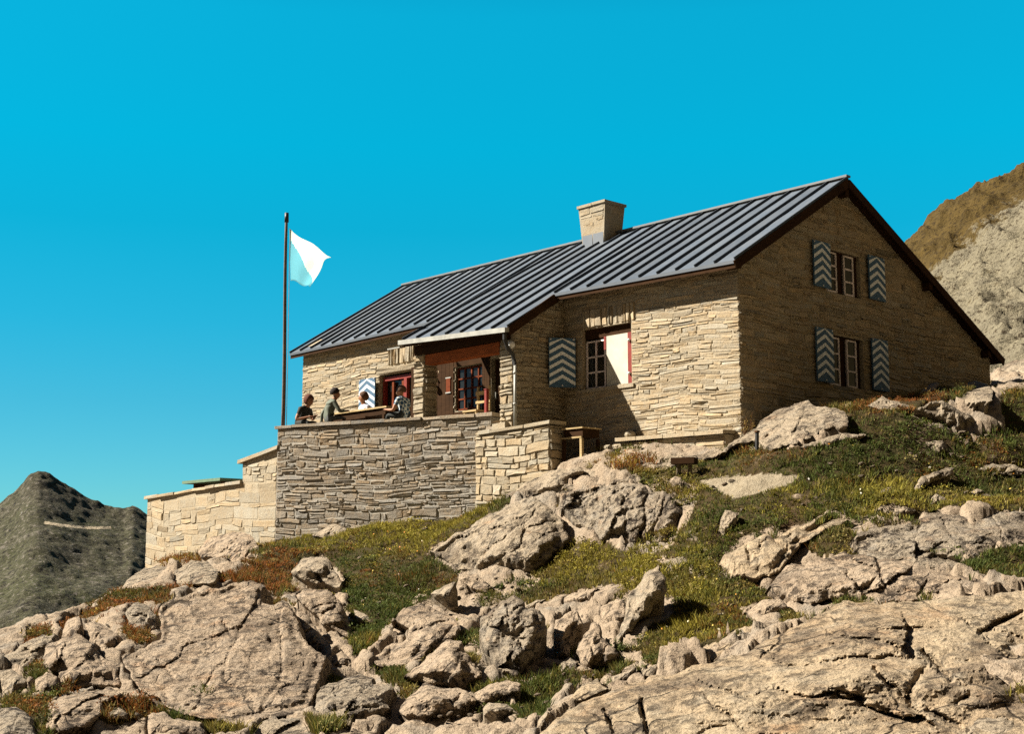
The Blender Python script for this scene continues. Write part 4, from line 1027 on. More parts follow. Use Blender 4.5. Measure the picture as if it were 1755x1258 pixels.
# arms: (left elbow, left wrist), (right elbow, right wrist) in the sitter's own frame
person('person with auburn hair in dark clothes hunched at the left end of the terrace', (530, 689), -2.1, -PI * .42, .30, ('cloth_dark', 'cloth_dark'), (((-.30, .20, .22), (-.14, .42, .30)), ((.30, .16, .16), (.16, .42, .24))), hair='hair_red', long=True)
person('person in grey green shirt with dark hair seen from behind leaning on the table', (575, 673), -2.15, -.25, .22, ('cloth_green', 'cloth_grey'), (((-.34, .02, .22), (-.36, .02, -.06)), ((.32, .25, .26), (.16, .46, .30))), hair='hair_dark', short=False)
person('person with brown bobbed hair in a white top facing over the terrace table', (623, 679), -.75, PI * .93, .12, ('cloth_white', 'cloth_dark'), (((-.28, .16, .22), (-.12, .40, .26)), ((.30, .14, .22), (.26, .40, .27))), headyaw=-.5, hair='hair_brown', long=True)
person('person in a blue and white checked shirt at the right end of the table', (687, 673), -1.5, PI * .55, .15, ('check', 'cloth_dark'), (((-.27, .16, .20), (-.22, .42, .24)), ((.28, .12, .18), (.20, .40, .16))), headyaw=.15, hair='hair_brown')
# ------------------------------------------------------------------ the named rocks
rock('huge tan granite face with dark pits, largest outcrop at the lower left', [(271,1038),(290,1025),(319,1022),(351,1013),(391,1003),(434,998),(453,1006),(448,1038),(488,1033),(504,1049),(515,1092),(537,1113),(561,1124),(547,1173),(534,1205),(515,1224),(450,1234),(413,1240),(354,1234),(298,1216),(255,1189),(223,1162),(207,1124),(250,1113),(277,1087),(269,1054)], lean=.62, T=.22, R=.3, cells=6, A=.035, crack=.045, noise=.055, ang=.9, cuts=[(380,1062,398,1092,3,.10),(270,1130,300,1165,3,.10),(460,1090,470,1106,4,.1),(235,1128,262,1150,3,.08),(500,1040,540,1095,3,.1)])
rock('cracked pale slab left of the huge tan granite face', [(81,1105),(129,1087),(161,1103),(172,1122),(204,1143),(207,1178),(161,1181),(108,1178),(99,1157),(73,1140)], lean=.45, T=.4, cells=9, ang=1.1, noise=.06, cuts=[(160,1105,180,1140,3,.1)])
rock('upright ribbed ledge on the left crest under rusty heath', [(145,1071),(161,1065),(175,1071),(204,1092),(196,1114),(172,1119),(159,1103)], lean=.4, T=.3, cells=5, ang=1.1)
rock('small square block on the left skyline above the cracked slab', [(108,1081),(118,1062),(134,1057),(137,1071),(129,1087),(105,1095)], lean=.3, T=.3, cells=3)
rock('grey ribbed block in the dark cleft left of the huge face', [(215,1052),(231,1033),(253,1038),(269,1054),(269,1079),(247,1087),(231,1076)], 'rock_grey', lean=.35, T=.3, cells=5, ang=1.)
rock('pale rounded block at the far lower left skyline', [(4,1128),(12,1122),(44,1099),(93,1086),(95,1112),(80,1138),(62,1150),(40,1150),(10,1145)], 'rock_pale', lean=.4, T=.35, cells=5)
rock('low pale block at the left edge under the rounded skyline block', [(0,1150),(18,1148),(46,1168),(40,1180),(22,1198),(4,1197)], 'rock_pale', lean=.4, T=.3, cells=3)
rock('small pale wedge among brown heath at the far lower left', [(60,1166),(80,1152),(98,1160),(102,1192),(84,1200),(62,1188)], lean=.4, T=.3, cells=3)
rock('sloping bedrock slab at the lower left corner beneath the cracked slab', [(83,1205),(113,1191),(188,1181),(207,1191),(175,1205),(172,1224),(145,1242),(108,1253),(75,1258),(80,1229)], lean=.7, T=.35, cells=6)
rock('bottom left corner rock half cut by the frame', [(-15,1215),(20,1210),(50,1232),(60,1262),(20,1280),(-15,1280)], 'rock_grey', lean=.6, T=.3, cells=4)
rock('small pale stone in rusty turf below the sloping corner slab', [(183,1224),(204,1213),(220,1224),(215,1232),(188,1232)], 'rock_pale', lean=.5, T=.2, cells=2)
rock('pitted block at the bottom edge under the huge tan face', [(253,1226),(282,1221),(298,1234),(345,1240),(350,1262),(255,1264)], lean=.6, T=.3, cells=4)
rock('flat slab cut by the bottom edge below the huge tan face', [(425,1266),(450,1237),(515,1229),(545,1255),(545,1270)], 'rock_pale', lean=.8, T=.25, cells=3)
rock('narrow split ribs along the right side of the huge tan face', [(504,1038),(528,1054),(542,1076),(574,1108),(561,1122),(537,1111),(518,1087),(504,1060)], lean=.4, T=.3, cells=7, ang=.9, crack=.12)
rock('leaning slab under the domed boulder with a dark shaded right side', [(504,1019),(520,1011),(563,1009),(585,1033),(598,1071),(598,1092),(580,1087),(542,1054),(515,1036)], lean=.35, T=.4, cells=5)
rock('domed pale boulder standing in grass above the leaning slab', [(499,982),(520,958),(561,956),(574,974),(585,995),(582,1006),(542,1003)], 'rock_pale', lean=.3, T=.45, cells=3)
rock('knobbly small block right of the huge tan face by a dark cleft', [(566,1127),(585,1116),(601,1130),(596,1143),(569,1143)], lean=.4, T=.25, cells=2)
rock('tiny pointed stone in dark grass right of the leaning slab', [(606,1046),(623,1052),(640,1066),(615,1067)], 'rock_pale', lean=.5, T=.15, cells=2)
rock('low brown layered outcrop at the bottom left of centre', [(547,1177),(580,1165),(617,1154),(640,1163),(640,1172),(672,1173),(678,1186),(660,1205),(668,1215),(640,1228),(600,1240),(560,1240),(536,1218)], 'rock_grey', lean=.6, T=.35, cells=9, noise=.08)
rock('sloping ledge with an overhanging rim at the bottom centre', [(686,1221),(699,1194),(729,1173),(767,1181),(799,1186),(815,1200),(788,1212),(745,1218),(715,1226)], lean=.6, T=.3, cells=6, ang=-.3)
rock('flat topped bank rock above the square block at the bottom centre', [(806,1192),(842,1173),(866,1167),(890,1173),(890,1183),(869,1192),(828,1205)], lean=.5, T=.3, cells=4)
rock('loose square block lying on rubble at the bottom centre', [(828,1216),(837,1205),(869,1208),(880,1216),(877,1221),(855,1234),(831,1226)], 'rock_pale', lean=.2, T=.3, R=.3, cells=3)
rock('knob on the left flank of the split central slab', [(673,1079),(694,1068),(705,1076),(691,1097),(673,1094)], lean=.3, T=.25, cells=2)
rock('smooth sloping central slab with a dark crack across it', [(668,1062),(700,1044),(718,1035),(737,1037),(757,1051),(780,1060),(790,1080),(762,1102),(704,1138),(664,1146),(640,1135),(654,1112),(690,1098),(700,1078)], lean=.55, T=.35, cells=6, cuts=[(738,1074,768,1094,3,.10),(735,1035,742,1056,3,.08)])
rock('triangular buttress with a black cleft on its right side', [(690,1160),(733,1128),(775,1092),(791,1100),(806,1130),(824,1158),(815,1168),(791,1178),(769,1178),(718,1168)], lean=.28, T=.45, R=.35, cells=5, ang=1.3)
rock('rough knobbly buttress right of the black cleft', [(822,1060),(857,1034),(880,1022),(895,1032),(900,1042),(925,1045),(937,1062),(937,1077),(928,1105),(915,1130),(896,1140),(886,1160),(857,1153),(842,1128),(826,1100)], 'rock_grey', lean=.25, T=.5, R=.35, cells=12, A=.13, noise=.09, ang=1.2)
rock('upright rounded slab right of the rough knobbly buttress', [(951,1062),(975,1049),(989,1049),(997,1068),(981,1097),(978,1130),(956,1128),(948,1092)], lean=.22, T=.4, R=.3, cells=3)
rock('fin shaped rock with a sharp pale left edge and dark right flank', [(988,1115),(1017,1064),(1027,1068),(1035,1088),(1060,1123),(1041,1139),(1003,1146),(996,1127)], lean=.25, T=.45, R=.3, cells=4, ang=1.2)
rock('small half buried stone below the upright rounded slab', [(958,1138),(975,1126),(990,1136),(985,1150),(962,1152)], 'rock_grey', lean=.4, T=.2, cells=2)
rock('small white boulder casting a black shadow beside the path of rubble', [(738,1018),(755,1007),(780,998),(784,1033),(773,1040),(751,1028)], 'rock_pale', lean=.15, T=.35, R=.25, cells=3)
rock('low pink stone directly under the tip of the large triangular boulder', [(784,982),(820,984),(838,1004),(835,1015),(806,1009),(788,995)], lean=.5, T=.2, cells=3)
rock('large triangular pale boulder in the middle of the slope below the terrace', [(737,945),(762,929),(800,905),(840,884),(882,858),(911,849),(940,866),(962,893),(977,924),(965,938),(948,946),(933,967),(896,984),(860,976),(828,980),(784,978),(769,962)], 'rock_pale', lean=.5, T=.5, R=.5, cells=8, A=.09, cuts=[(800,940,840,965,6,.22),(930,938,922,965,3,.12),(905,870,935,905,2.5,.07)])
rock('broad rough grey and tan face right of the large triangular boulder', [(959,847),(994,839),(1016,833),(1088,828),(1104,831),(1115,842),(1150,847),(1169,879),(1158,906),(1142,931),(1104,941),(1072,941),(1067,925),(1029,925),(1008,911),(989,898),(965,871)], 'rock_grey', lean=.5, T=.35, R=.4, cells=16, A=.13, noise=.09, ang=1.1, cuts=[(1062,835,1075,862,4,.12),(990,850,1010,885,6,.15)])
rock('pale ledge running along the foot of the low stone wall', [(868,850),(900,825),(945,808),(990,799),(1000,806),(974,826),(985,832),(1030,826),(1090,813),(1098,824),(1010,838),(950,851),(915,858)], 'rock_pale', lean=.55, T=.3, cells=7, ang=0)
rock('thin white ledge over a dark hollow near the garden table', [(994,804),(1034,806),(1052,817),(1029,821),(1008,816)], 'rock_pale', lean=.6, T=.15, cells=2)
rock('flat pale ledge in front of the hut plinth', [(1062,793),(1110,785),(1155,782),(1200,779),(1232,768),(1240,776),(1200,790),(1158,794),(1136,808),(1093,806)], 'rock_pale', lean=.75, T=.2, cells=5, ang=0)
rock('tilted oval slab stone standing in grass beside the gravel path', [(1149,822),(1157,817),(1167,819),(1187,838),(1182,843),(1169,840)], lean=.15, T=.2, R=.2, cells=2)
rock('tiny grey stone at the top of the leaning blade rock', [(1106,957),(1115,946),(1124,955),(1121,967)], 'rock_grey', lean=.3, T=.15, cells=1)
rock('tall leaning pale blade of rock right of the fin shaped rock', [(1077,1022),(1104,987),(1128,968),(1139,987),(1142,1011),(1128,1035),(1092,1065),(1076,1089),(1064,1116),(1052,1110),(1056,1092),(1072,1062)], 'rock_pale', lean=.35, T=.4, R=.35, cells=5, ang=2.1)
rock('rounded grey stone behind the head of the leaning blade rock', [(1134,965),(1169,953),(1182,963),(1163,987),(1145,984)], 'rock_grey', lean=.35, T=.25, cells=3)
rock('lumpy brown rock between the fin shaped rock and the leaning blade', [(1030,1040),(1052,1028),(1072,1024),(1074,1060),(1059,1075),(1032,1064)], lean=.35, T=.3, cells=5)
rock('low tan ledge with a dark shaded end above the upright rounded slab', [(959,1027),(989,1017),(1026,1006),(1010,1034),(967,1036)], lean=.3, T=.25, cells=3)
rock('thin knife edged slab poking from turf above the knobbly buttress', [(898,1042),(919,1029),(935,1027),(920,1037),(905,1047)], 'rock_pale', lean=.3, T=.15, cells=1)
rock('split flat stone on the grass strip above the great bottom slab', [(1048,1160),(1074,1152),(1090,1138),(1088,1149),(1074,1163),(1054,1171)], 'rock_pale', lean=.4, T=.2, cells=2)
rock('broken pale stones on the grass strip left of the great bottom slab', [(1092,1140),(1099,1132),(1107,1147),(1134,1135),(1120,1161),(1105,1157)], 'rock_pale', lean=.4, T=.2, cells=3)
rock('narrow pale strip of bedrock along the upper left rim of the great bottom slab', [(962,1205),(998,1176),(1023,1164),(1033,1175),(1050,1180),(1015,1194),(970,1209)], 'rock_slab', lean=.7, T=.2, cells=2)
rock('upright pale splinter at the left end of the great bottom slab', [(912,1262),(923,1236),(939,1213),(943,1224),(929,1256)], 'rock_pale', lean=.15, T=.2, R=.15, cells=1)
rock('pale hump breaking the turf above the great bottom slab', [(1199,1119),(1208,1107),(1236,1100),(1260,1080),(1294,1074),(1287,1092),(1250,1118),(1225,1129),(1203,1129)], 'rock_slab', lean=.6, T=.25, cells=3)
rock('great smooth tan bedrock slab filling the lower right corner', [(915,1285),(925,1258),(964,1221),(1003,1201),(1052,1185),(1076,1172),(1121,1160),(1156,1154),(1203,1137),(1250,1127),(1290,1113),(1340,1083),(1400,1058),(1445,1030),(1507,1036),(1593,1030),(1660,1022),(1755,1011),(1800,1006),(1800,1285)], 'rock_slab', lean=.8, T=1.0, R=1.4, push=-.35, cells=16, A=.16, crack=.16, noise=.09, ang=-.22, stretch=2.6, step=3.6, cuts=[(1497,1146,1555,1200,3.5,.35),(1583,1116,1630,1166,5,.4),(1425,1180,1490,1202,3,.2),(1100,1200,1110,1258,4,.4),(1036,1218,1055,1258,3,.3),(1505,1080,1600,1076,3,.22),(1680,1085,1750,1050,4,.3),(1335,1105,1300,1130,2.5,.15),(1390,1112,1470,1098,2.5,.15),(1590,1218,1650,1248,4,.3),(1640,1205,1662,1192,3,.2)])
rock('pale curved rim of rock at the bottom right corner', [(1610,1290),(1640,1258),(1680,1228),(1725,1232),(1760,1260),(1770,1290)], 'rock_pale', lean=.6, T=.5, R=.5, cells=3)
rock('long tan slab with vertical clefts at mid right of the slope', [(1232,968),(1243,952),(1289,928),(1308,920),(1321,917),(1326,922),(1356,909),(1388,898),(1415,877),(1431,877),(1455,888),(1442,898),(1415,906),(1375,931),(1351,965),(1318,987),(1254,989)], 'rock_slab', lean=.85, T=.3, R=.4, cells=8, A=.12, ang=.8, cuts=[(1280,938,1290,965,4,.22),(1300,925,1302,945,3,.18),(1325,925,1350,945,3,.15),(1345,935,1385,922,3,.12)])
rock('big grey weathered whaleback with a yellow lichen spot at the right', [(1461,926),(1494,905),(1545,897),(1593,881),(1633,881),(1674,889),(1714,878),(1790,874),(1790,932),(1714,937),(1687,951),(1650,968),(1630,974),(1598,976),(1555,960),(1512,957),(1480,945)], 'rock_grey', lean=.8, T=.35, R=.5, cells=12, A=.10, noise=.07, ang=-.2, cuts=[(1600,955,1650,965,6,.25),(1465,928,1485,945,5,.2)])
rock('wide tan band of bedrock between the grey whaleback and the great bottom slab', [(1318,1004),(1350,970),(1400,960),(1445,948),(1500,955),(1560,963),(1600,980),(1660,988),(1710,1000),(1735,1010),(1650,1020),(1590,1028),(1510,1033),(1450,1022),(1390,1036),(1345,1024)], 'rock', lean=.8, T=.35, R=.45, cells=12, A=.12, noise=.08, ang=0, cuts=[(1505,960,1515,1000,3,.2),(1590,995,1575,1020,3,.15)])
rock('small dark ended hump in turf above the great bottom slab rim', [(1275,1049),(1308,1030),(1337,1025),(1350,1040),(1326,1052),(1289,1061)], lean=.4, T=.25, cells=4)
rock('pale stone pile in grass left of the long tan slab', [(1230,910),(1243,874),(1267,879),(1262,898),(1240,918)], 'rock_pale', lean=.4, T=.2, cells=4)
rock('small white stone in grass under the pale stone pile', [(1196,948),(1206,940),(1217,944),(1208,955)], 'rock_pale', lean=.3, T=.15, cells=1)
rock('round topped pale stone directly above the grey whaleback', [(1523,878),(1545,861),(1580,873),(1568,884),(1534,890)], 'rock_pale', lean=.4, T=.25, cells=2)
rock('pale block right of the round topped stone above the whaleback', [(1588,862),(1604,847),(1622,854),(1628,864),(1608,870),(1593,875)], 'rock_pale', lean=.4, T=.2, cells=3)
rock('broken ledge in turf left of the round topped pale stone', [(1480,856),(1502,843),(1528,834),(1521,849),(1494,864)], 'rock_grey', lean=.5, T=.2, cells=5)
rock('stony rib climbing across the right turf slope', [(1562,848),(1580,819),(1604,808),(1635,802),(1635,812),(1598,825),(1577,842)], 'rock_pale', lean=.5, T=.2, cells=6)
rock('thin white ledge at the right edge halfway up the turf', [(1677,804),(1701,796),(1780,804),(1780,819),(1714,812)], 'rock_pale', lean=.6, T=.2, cells=3)
rock('small oval stone in turf below the thin white ledge', [(1661,844),(1675,837),(1687,842),(1676,853)], 'rock_pale', lean=.3, T=.15, cells=1)
rock('narrow bleached stones in the middle of the right turf slope', [(1588,758),(1617,755),(1635,780),(1609,778)], 'rock_pale', lean=.5, T=.2, cells=3)
rock('long pale bedrock dome below the near corner of the hut gable', [(1232,780),(1248,758),(1285,738),(1330,706),(1365,690),(1385,687),(1407,697),(1448,706),(1453,730),(1410,740),(1366,760),(1325,768),(1290,754),(1262,764)], 'rock_pale', lean=.85, T=.35, R=.6, push=.0, cells=7, A=.07, noise=.05, ang=.2, cuts=[(1345,715,1450,735,2.5,.1),(1310,750,1325,735,3,.12),(1385,690,1360,745,2.5,.1)])
rock('flat pale slab in grass right of the bedrock dome', [(1370,767),(1405,752),(1445,741),(1488,745),(1443,757),(1421,766)], 'rock_pale', lean=.7, T=.2, cells=2)
rock('humped boulder with a stony tail on the right skyline rocks', [(1566,701),(1593,689),(1615,687),(1642,701),(1671,722),(1676,730),(1647,748),(1625,728),(1604,711)], 'rock_pale', lean=.45, T=.3, cells=6)
rock('smooth white boulder near the far back corner of the gable', [(1613,687),(1647,666),(1663,656),(1687,656),(1703,671),(1701,688),(1674,692),(1642,689)], 'rock_pale', lean=.35, T=.35, cells=3)
rock('low white shelf at the foot of the gable shutters', [(1486,695),(1512,678),(1526,685),(1568,694),(1568,703),(1512,703)], 'rock_pale', lean=.5, T=.2, cells=3)
rock('layered pale ledges at the right edge beyond the gable corner', [(1700,636),(1720,626),(1741,618),(1780,616),(1780,650),(1728,646),(1702,643)], 'rock_pale', lean=.5, T=.3, cells=7, ang=0)
rock('broad pale foot stone under the left end of the retaining wall', [(206,1012),(216,994),(248,974),(286,972),(300,984),(262,997),(222,1012)], 'rock_pale', lean=.5, T=.3, cells=3)
rock('pale boulder leaning on the retaining wall foot above red heath', [(296,992),(300,978),(328,960),(355,960),(377,979),(368,995),(337,1004),(304,1008)], 'rock_pale', lean=.4, T=.35, cells=3)
rock('cracked outcrop merging with the retaining wall near the terrace corner', [(340,945),(364,922),(399,909),(430,915),(445,944),(437,964),(381,958),(346,956)], lean=.4, T=.3, cells=7, crack=.1)
rock('lone white rock in olive grass below the terrace wall', [(535,918),(553,908),(572,898),(594,907),(583,923),(555,921)], 'rock_pale', lean=.3, T=.25, cells=3)
build_terrain()
# loose stones: a few shapes, copied
def stone_mesh(seed):
    bm = bmesh.new(); bmesh.ops.create_icosphere(bm, subdivisions=3, radius=1); rg = np.random.default_rng(seed)
    V = np.array([v.co for v in bm.verts]); pl = rg.normal(0, 1, (9, 3)); pl /= np.linalg.norm(pl, axis=1)[:, None]; dd = rg.uniform(.55, .9, 9)
    for n, d in zip(pl, dd): k = V @ n - d; V -= np.where(k > 0, k, 0)[:, None] * n * .92
    V *= np.array([1.2, .9, .6]) * rg.uniform(.85, 1.15, 3); V += .04 * fbm(V * 3, 3, seed)[:, None] * V
    me = bpy.data.meshes.new('loose_stone'); fc = [[v.index for v in f.verts] for f in bm.faces]; me.from_pydata(V.tolist(), [], fc); bm.free()
    me.materials.append(M['rock_pale'] if seed % 2 else M['rock']); me.update(); return me
SM = [stone_mesh(i) for i in range(7)]
rg = np.random.default_rng(99); pxs = []
zones = [(1000, 975, 110, 25, 34), (860, 1222, 150, 26, 30), (1140, 1095, 80, 45, 30), (850, 1015, 70, 30, 16), (1230, 1070, 70, 40, 16), (1470, 870, 90, 25, 16), (1650, 740, 90, 50, 22), (700, 930, 90, 40, 10), (250, 1215, 160, 30, 24), (1250, 850, 110, 30, 14), (650, 1060, 60, 50, 12), (1080, 800, 80, 12, 12), (1000, 1160, 60, 20, 14), (1550, 800, 150, 40, 16), (150, 1120, 90, 50, 10), (420, 950, 100, 18, 10)]
for zx, zy, sx_, sy_, n in zones: pxs += [(rg.normal(zx, sx_ * .55), rg.normal(zy, sy_ * .55), rg.uniform(2.2, 6.5)) for _ in range(n)]
pxs = [p for p in pxs if 0 < p[0] < 1755 and 690 < p[1] < 1256]
hd = hit([p[0] for p in pxs], [p[1] for p in pxs])
first = None
for (x, y, s), d in zip(pxs, hd):
    if np.isnan(d) or (y < 760 and x < 1300): continue
    P = at(x, y, d - .03); r = s * d / F
    o = bpy.data.objects.new('loose_stone', SM[rg.integers(7)]); COL.objects.link(o)
    o.location = tuple(P); o.scale = (r, r * rg.uniform(.8, 1.3), r * rg.uniform(.7, 1.2)); o.rotation_euler = tuple(rg.uniform(-.5, .5, 2)) + (rg.uniform(0, 6.28),)
    props(o, 'small angular stone lying loose in the turf and rubble of the slope', 'stone', 'loose stones scattered over the slope')

# ------------------------------------------------------------------ hill behind on the right, mountain far left
def polar_relief(name, label, mat, az0, az1, na, r0, r1, nr, zf, tf=None):
    A, R = np.meshgrid(np.radians(np.linspace(az0, az1, na)), np.linspace(r0, r1, nr)); X, Y = R * np.sin(A), R * np.cos(A)
    Z = zf(A, R, X, Y); P = np.stack([X, Y, Z], -1).reshape(-1, 3); I = np.arange(na * nr).reshape(nr, na)
    Fq = np.stack([I[:-1, :-1], I[1:, :-1], I[1:, 1:], I[:-1, 1:]], -1).reshape(-1, 4)
    t = np.zeros((len(P), 3)); t[:, 0] = tf(P) if tf else 0
    return props(link_mesh(name, P, Fq, mat, smooth=True, tint=t), label, None, kind='structure')
def prof(pts):
    pts = np.array(pts, float); r = rays(pts[:, 0], pts[:, 1]); a = np.arctan2(r[:, 0], r[:, 1]); e = r[:, 2] / np.hypot(r[:, 0], r[:, 1])
    return lambda A: np.interp(A, a, e)
hs = prof([(1200, 560), (1400, 470), (1500, 425), (1540, 393), (1570, 372), (1592, 350), (1640, 320), (1690, 296), (1755, 270), (1850, 235), (2100, 190), (2500, 150)])
hb = prof([(1200, 760), (1500, 690), (1700, 640), (1755, 640), (2500, 700)])
def hill_z(A, R, X, Y):
    t = (R - 38) / (92 - 38); e0 = hb(A) - .03; e1 = hs(A)
    el = e0 + (e1 - e0) * np.clip(t, -.2, 1) ** .8 if False else e0 + (e1 - e0) * np.where(t > 0, np.clip(t, 0, 1) ** .72, t)
    z = el * R; top = e1 * 92
    z = np.where(t > 1, top + (R - 92) * .05 - (R - 92) ** 2 * .004, z)
    P = np.stack([X, Y, z], -1); w = sstep(0, .2, t)
    return z - w * 1.3 + w * (1.0 * fbm(P * .11, 4, 3) + .45 * fbm(P * .5, 4, 8, ridged=True) + .16 * fbm(P * 2.2, 3, 4))
def hill_t(P):
    px, py, d = to_px(P); e = hs(np.arctan2(P[:, 0], P[:, 1])); cur = P[:, 2] / np.hypot(P[:, 0], P[:, 1])
    below = (e - cur) * F
    return np.clip(.10 + .62 * sstep(60, 170, below + .35 * (px - 1600)), 0, 1)
polar_relief('hill', 'steep hill with brown turf above pale scree behind the hut', M['hill'], 9, 50, 420, 38, 130, 300, hill_z, hill_t)
ms = prof([(-900, 1000), (-300, 930), (-80, 905), (-20, 872), (0, 862), (30, 838), (52, 812), (68, 806), (85, 813), (110, 829), (150, 855), (185, 869), (212, 876), (228, 870), (245, 880), (290, 905), (400, 960), (700, 1100)])
def mount_z(A, R, X, Y):
    t = (R - 260) / (430 - 260); e1 = ms(A); e0 = -.13; z = np.where(t < 1, (e0 + (e1 - e0) * np.clip(t, 0, 1) ** .85) * R, e1 * 430 - (R - 430) * .6)
    P = np.stack([X, Y, z], -1); w = sstep(0, .3, t)
    Q = P.copy(); Q[..., 0] += .4 * P[..., 2]
    return z + w * ((2.2 * fbm(Q * np.array([.022, .008, .012]), 4, 3, ridged=True) + .9 * fbm(P * .09, 4, 6)) * (1 - .8 * sstep(.6, 1, t)) + .45 * fbm(P * .3, 4, 9, .6))
def road_t(P):
    px, py, d = to_px(P); yr = 896 + 9 * np.sin((px - 76) / 110 * 1.9)
    return np.clip(1.4 - np.abs(py - yr) / 2.3, 0, 1) * (px > 76) * (px < 190) * (P[:, 1] < 440)
polar_relief('mountain', 'dark rocky mountain far off beyond the valley at left', M['mountain'], -42, 4, 520, 260, 560, 300, mount_z, lambda P: road_t(P))
# ------------------------------------------------------------------ turf, dwarf shrubs, flowers
allV = []; allF = []; off_ = 0
for o, V, fc in ROCKS:
    allV += [tuple(v) for v in V]; allF += [[off_ + i for i in f] for f in fc]; off_ += len(V)
BV = BVHTree.FromPolygons(allV, allF)
def scatter(n, seed, rmin=12.3, rmax=40):
    rg = np.random.default_rng(seed); az = rg.uniform(math.radians(-23), math.radians(29), n); r = rmin * (rmax / rmin) ** rg.random(n)
    P = np.stack([r * np.sin(az), r * np.cos(az), np.zeros(n)], -1); P[:, 2] = ground0(P[:, 0], P[:, 1]); P[:, 2] += dz_noise(P) * sstep(3, 11, r)
    d = P - ORG; u = d @ UD; v = d @ VD
    s = (u - TA[0]) * TD[0] + (v - TA[1]) * TD[1]; nn = (u - TA[0]) * TN[0] + (v - TA[1]) * TN[1]
    bad = ((u > -.05) & (u < 15.9) & (v > -.45)) | ((s > -.1) & (s < TL + .1) & (nn < .08)) | ((u > 3.6) & (u < 6.3) & (v > -1.95)) | ((u > 11.7) & (u < uD + .2) & (v > VL - .08)) | (P[:, 2] < -30)
    px, py, dd = to_px(P); bad |= in_poly(px, py, PATH) | (px < -40) | (px > 2150) | (py < 630) | (py > 1330)
    P = P[~bad]; px = px[~bad]; py = py[~bad]
    keep = np.ones(len(P), bool)
    for i, p in enumerate(P):
        h = BV.ray_cast(Vector((p[0], p[1], p[2] + 6)), Vector((0, 0, -1)), 6.04)
        if h[0] is not None: keep[i] = False
    return P[keep], px[keep], py[keep], rg
def zone(px, py, L):
    r = np.zeros(len(px))
    for x, y, a, b, k in L: r = np.maximum(r, k * np.exp(-(((px - x) / a) ** 2 + ((py - y) / b) ** 2)))
    return r
Z_RUST = [(330, 995, 150, 45, 1.), (470, 975, 90, 45, .9), (120, 1095, 110, 60, .9), (220, 1060, 90, 40, 1.), (430, 1010, 70, 30, .9), (1560, 688, 170, 26, .8), (1300, 770, 70, 30, .7), (1080, 795, 80, 14, .8), (180, 1210, 150, 40, .7), (690, 985, 90, 35, .55), (1660, 770, 120, 50, .45), (1240, 1060, 70, 40, .4)]
Z_OLIVE = [(640, 905, 190, 50, 1.), (740, 880, 120, 40, .9), (1400, 855, 190, 40, .9), (1100, 960, 170, 40, .8), (1520, 830, 120, 25, .7), (1230, 920, 90, 40, .7), (560, 930, 60, 30, .9), (1200, 1050, 90, 50, .6)]
Z_DARK = [(660, 1030, 110, 70, 1.), (1520, 770, 250, 60, .9), (1700, 960, 90, 40, .9), (1290, 880, 100, 40, .6), (600, 1100, 60, 60, .9), (1720, 740, 80, 60, .9), (1130, 1190, 110, 40, .7), (940, 1190, 110, 50, .6)]
CR = np.array([.21, .066, .018]); CO = np.array([.235, .20, .030]); CD = np.array([.055, .075, .016]); CB = np.array([.135, .10, .026]); CS = np.array([.34, .28, .11])
def colour(px, py, P, rg):
    n = len(px); r = zone(px, py, Z_RUST); o = zone(px, py, Z_OLIVE); d = zone(px, py, Z_DARK)
    nz = fbm(P * .9, 3, 61); n2 = fbm(P * 2.7, 3, 67)
    w = np.stack([r + .35 * n2 - .12, o + .4 * nz - .05, d + .3 - .4 * nz, .35 + .3 * n2 + 0 * r, .03 + .16 * rg.random(n) ** 3], -1); w = np.clip(w, 0, None) ** 1.6 + 1e-4; w /= w.sum(1)[:, None]
    cum = w.cumsum(1); k = (rg.random(n)[:, None] > cum).sum(1).clip(0, 4)
    pick = np.stack([CR, CO, CD, CB, CS])[k]; mean = w @ np.stack([CR, CO, CD, CB, CS])
    return (pick * .6 + mean * .4) * rg.uniform(.65, 1.4, n)[:, None]
def turf():
    P, px, py, rg = scatter(195000, 21)
    vg = veg(P); cre = (bedrock(P) < -.075) & (fbm(P * .8, 2, 53) > -.05) & (py < 1225)
    k = (vg > .48) | cre; P, px, py = P[k], px[k], py[k]
    C = colour(px, py, P, rg); n = len(P); nb = 5
    hgt = (.06 + .07 * np.clip(fbm(P * 1.1, 3, 71) + .4, 0, 1.3)) * rg.uniform(.7, 1.4, n)
    P = np.repeat(P, nb, 0); C = np.repeat(C, nb, 0) * rg.uniform(.7, 1.3, (n * nb, 1)); hgt = np.repeat(hgt, nb) * rg.uniform(.6, 1.2, n * nb)
    m = n * nb; a = rg.uniform(0, 2 * np.pi, m); b = rg.uniform(0, 2 * np.pi, m); rr = rg.uniform(0, .055, m)
    B = P + np.stack([rr * np.cos(b), rr * np.sin(b), np.full(m, -.015)], -1); w = rg.uniform(.004, .010, m); sd = np.stack([np.cos(a) * w, np.sin(a) * w, 0 * a], -1)
    ln = rg.uniform(.2, .9, m) * hgt; tip = B + np.stack([np.cos(b) * ln, np.sin(b) * ln, hgt], -1); mid = (B + tip) / 2 + np.stack([0 * a, 0 * a, hgt * .12], -1)
    V = np.stack([B - sd, B + sd, mid + sd * .8, mid - sd * .8, tip], 1).reshape(-1, 3); i = np.arange(m)[:, None] * 5
    Fq = np.concatenate([i + np.array([[0, 1, 2]]), i + np.array([[0, 2, 3]]), i + np.array([[3, 2, 4]])], 0)
    return props(link_mesh('grass', V, Fq, M['grass'], tint=np.repeat(C, 5, 0)), 'short alpine grass and turf between the rocks', 'grass', kind='stuff')
turf()
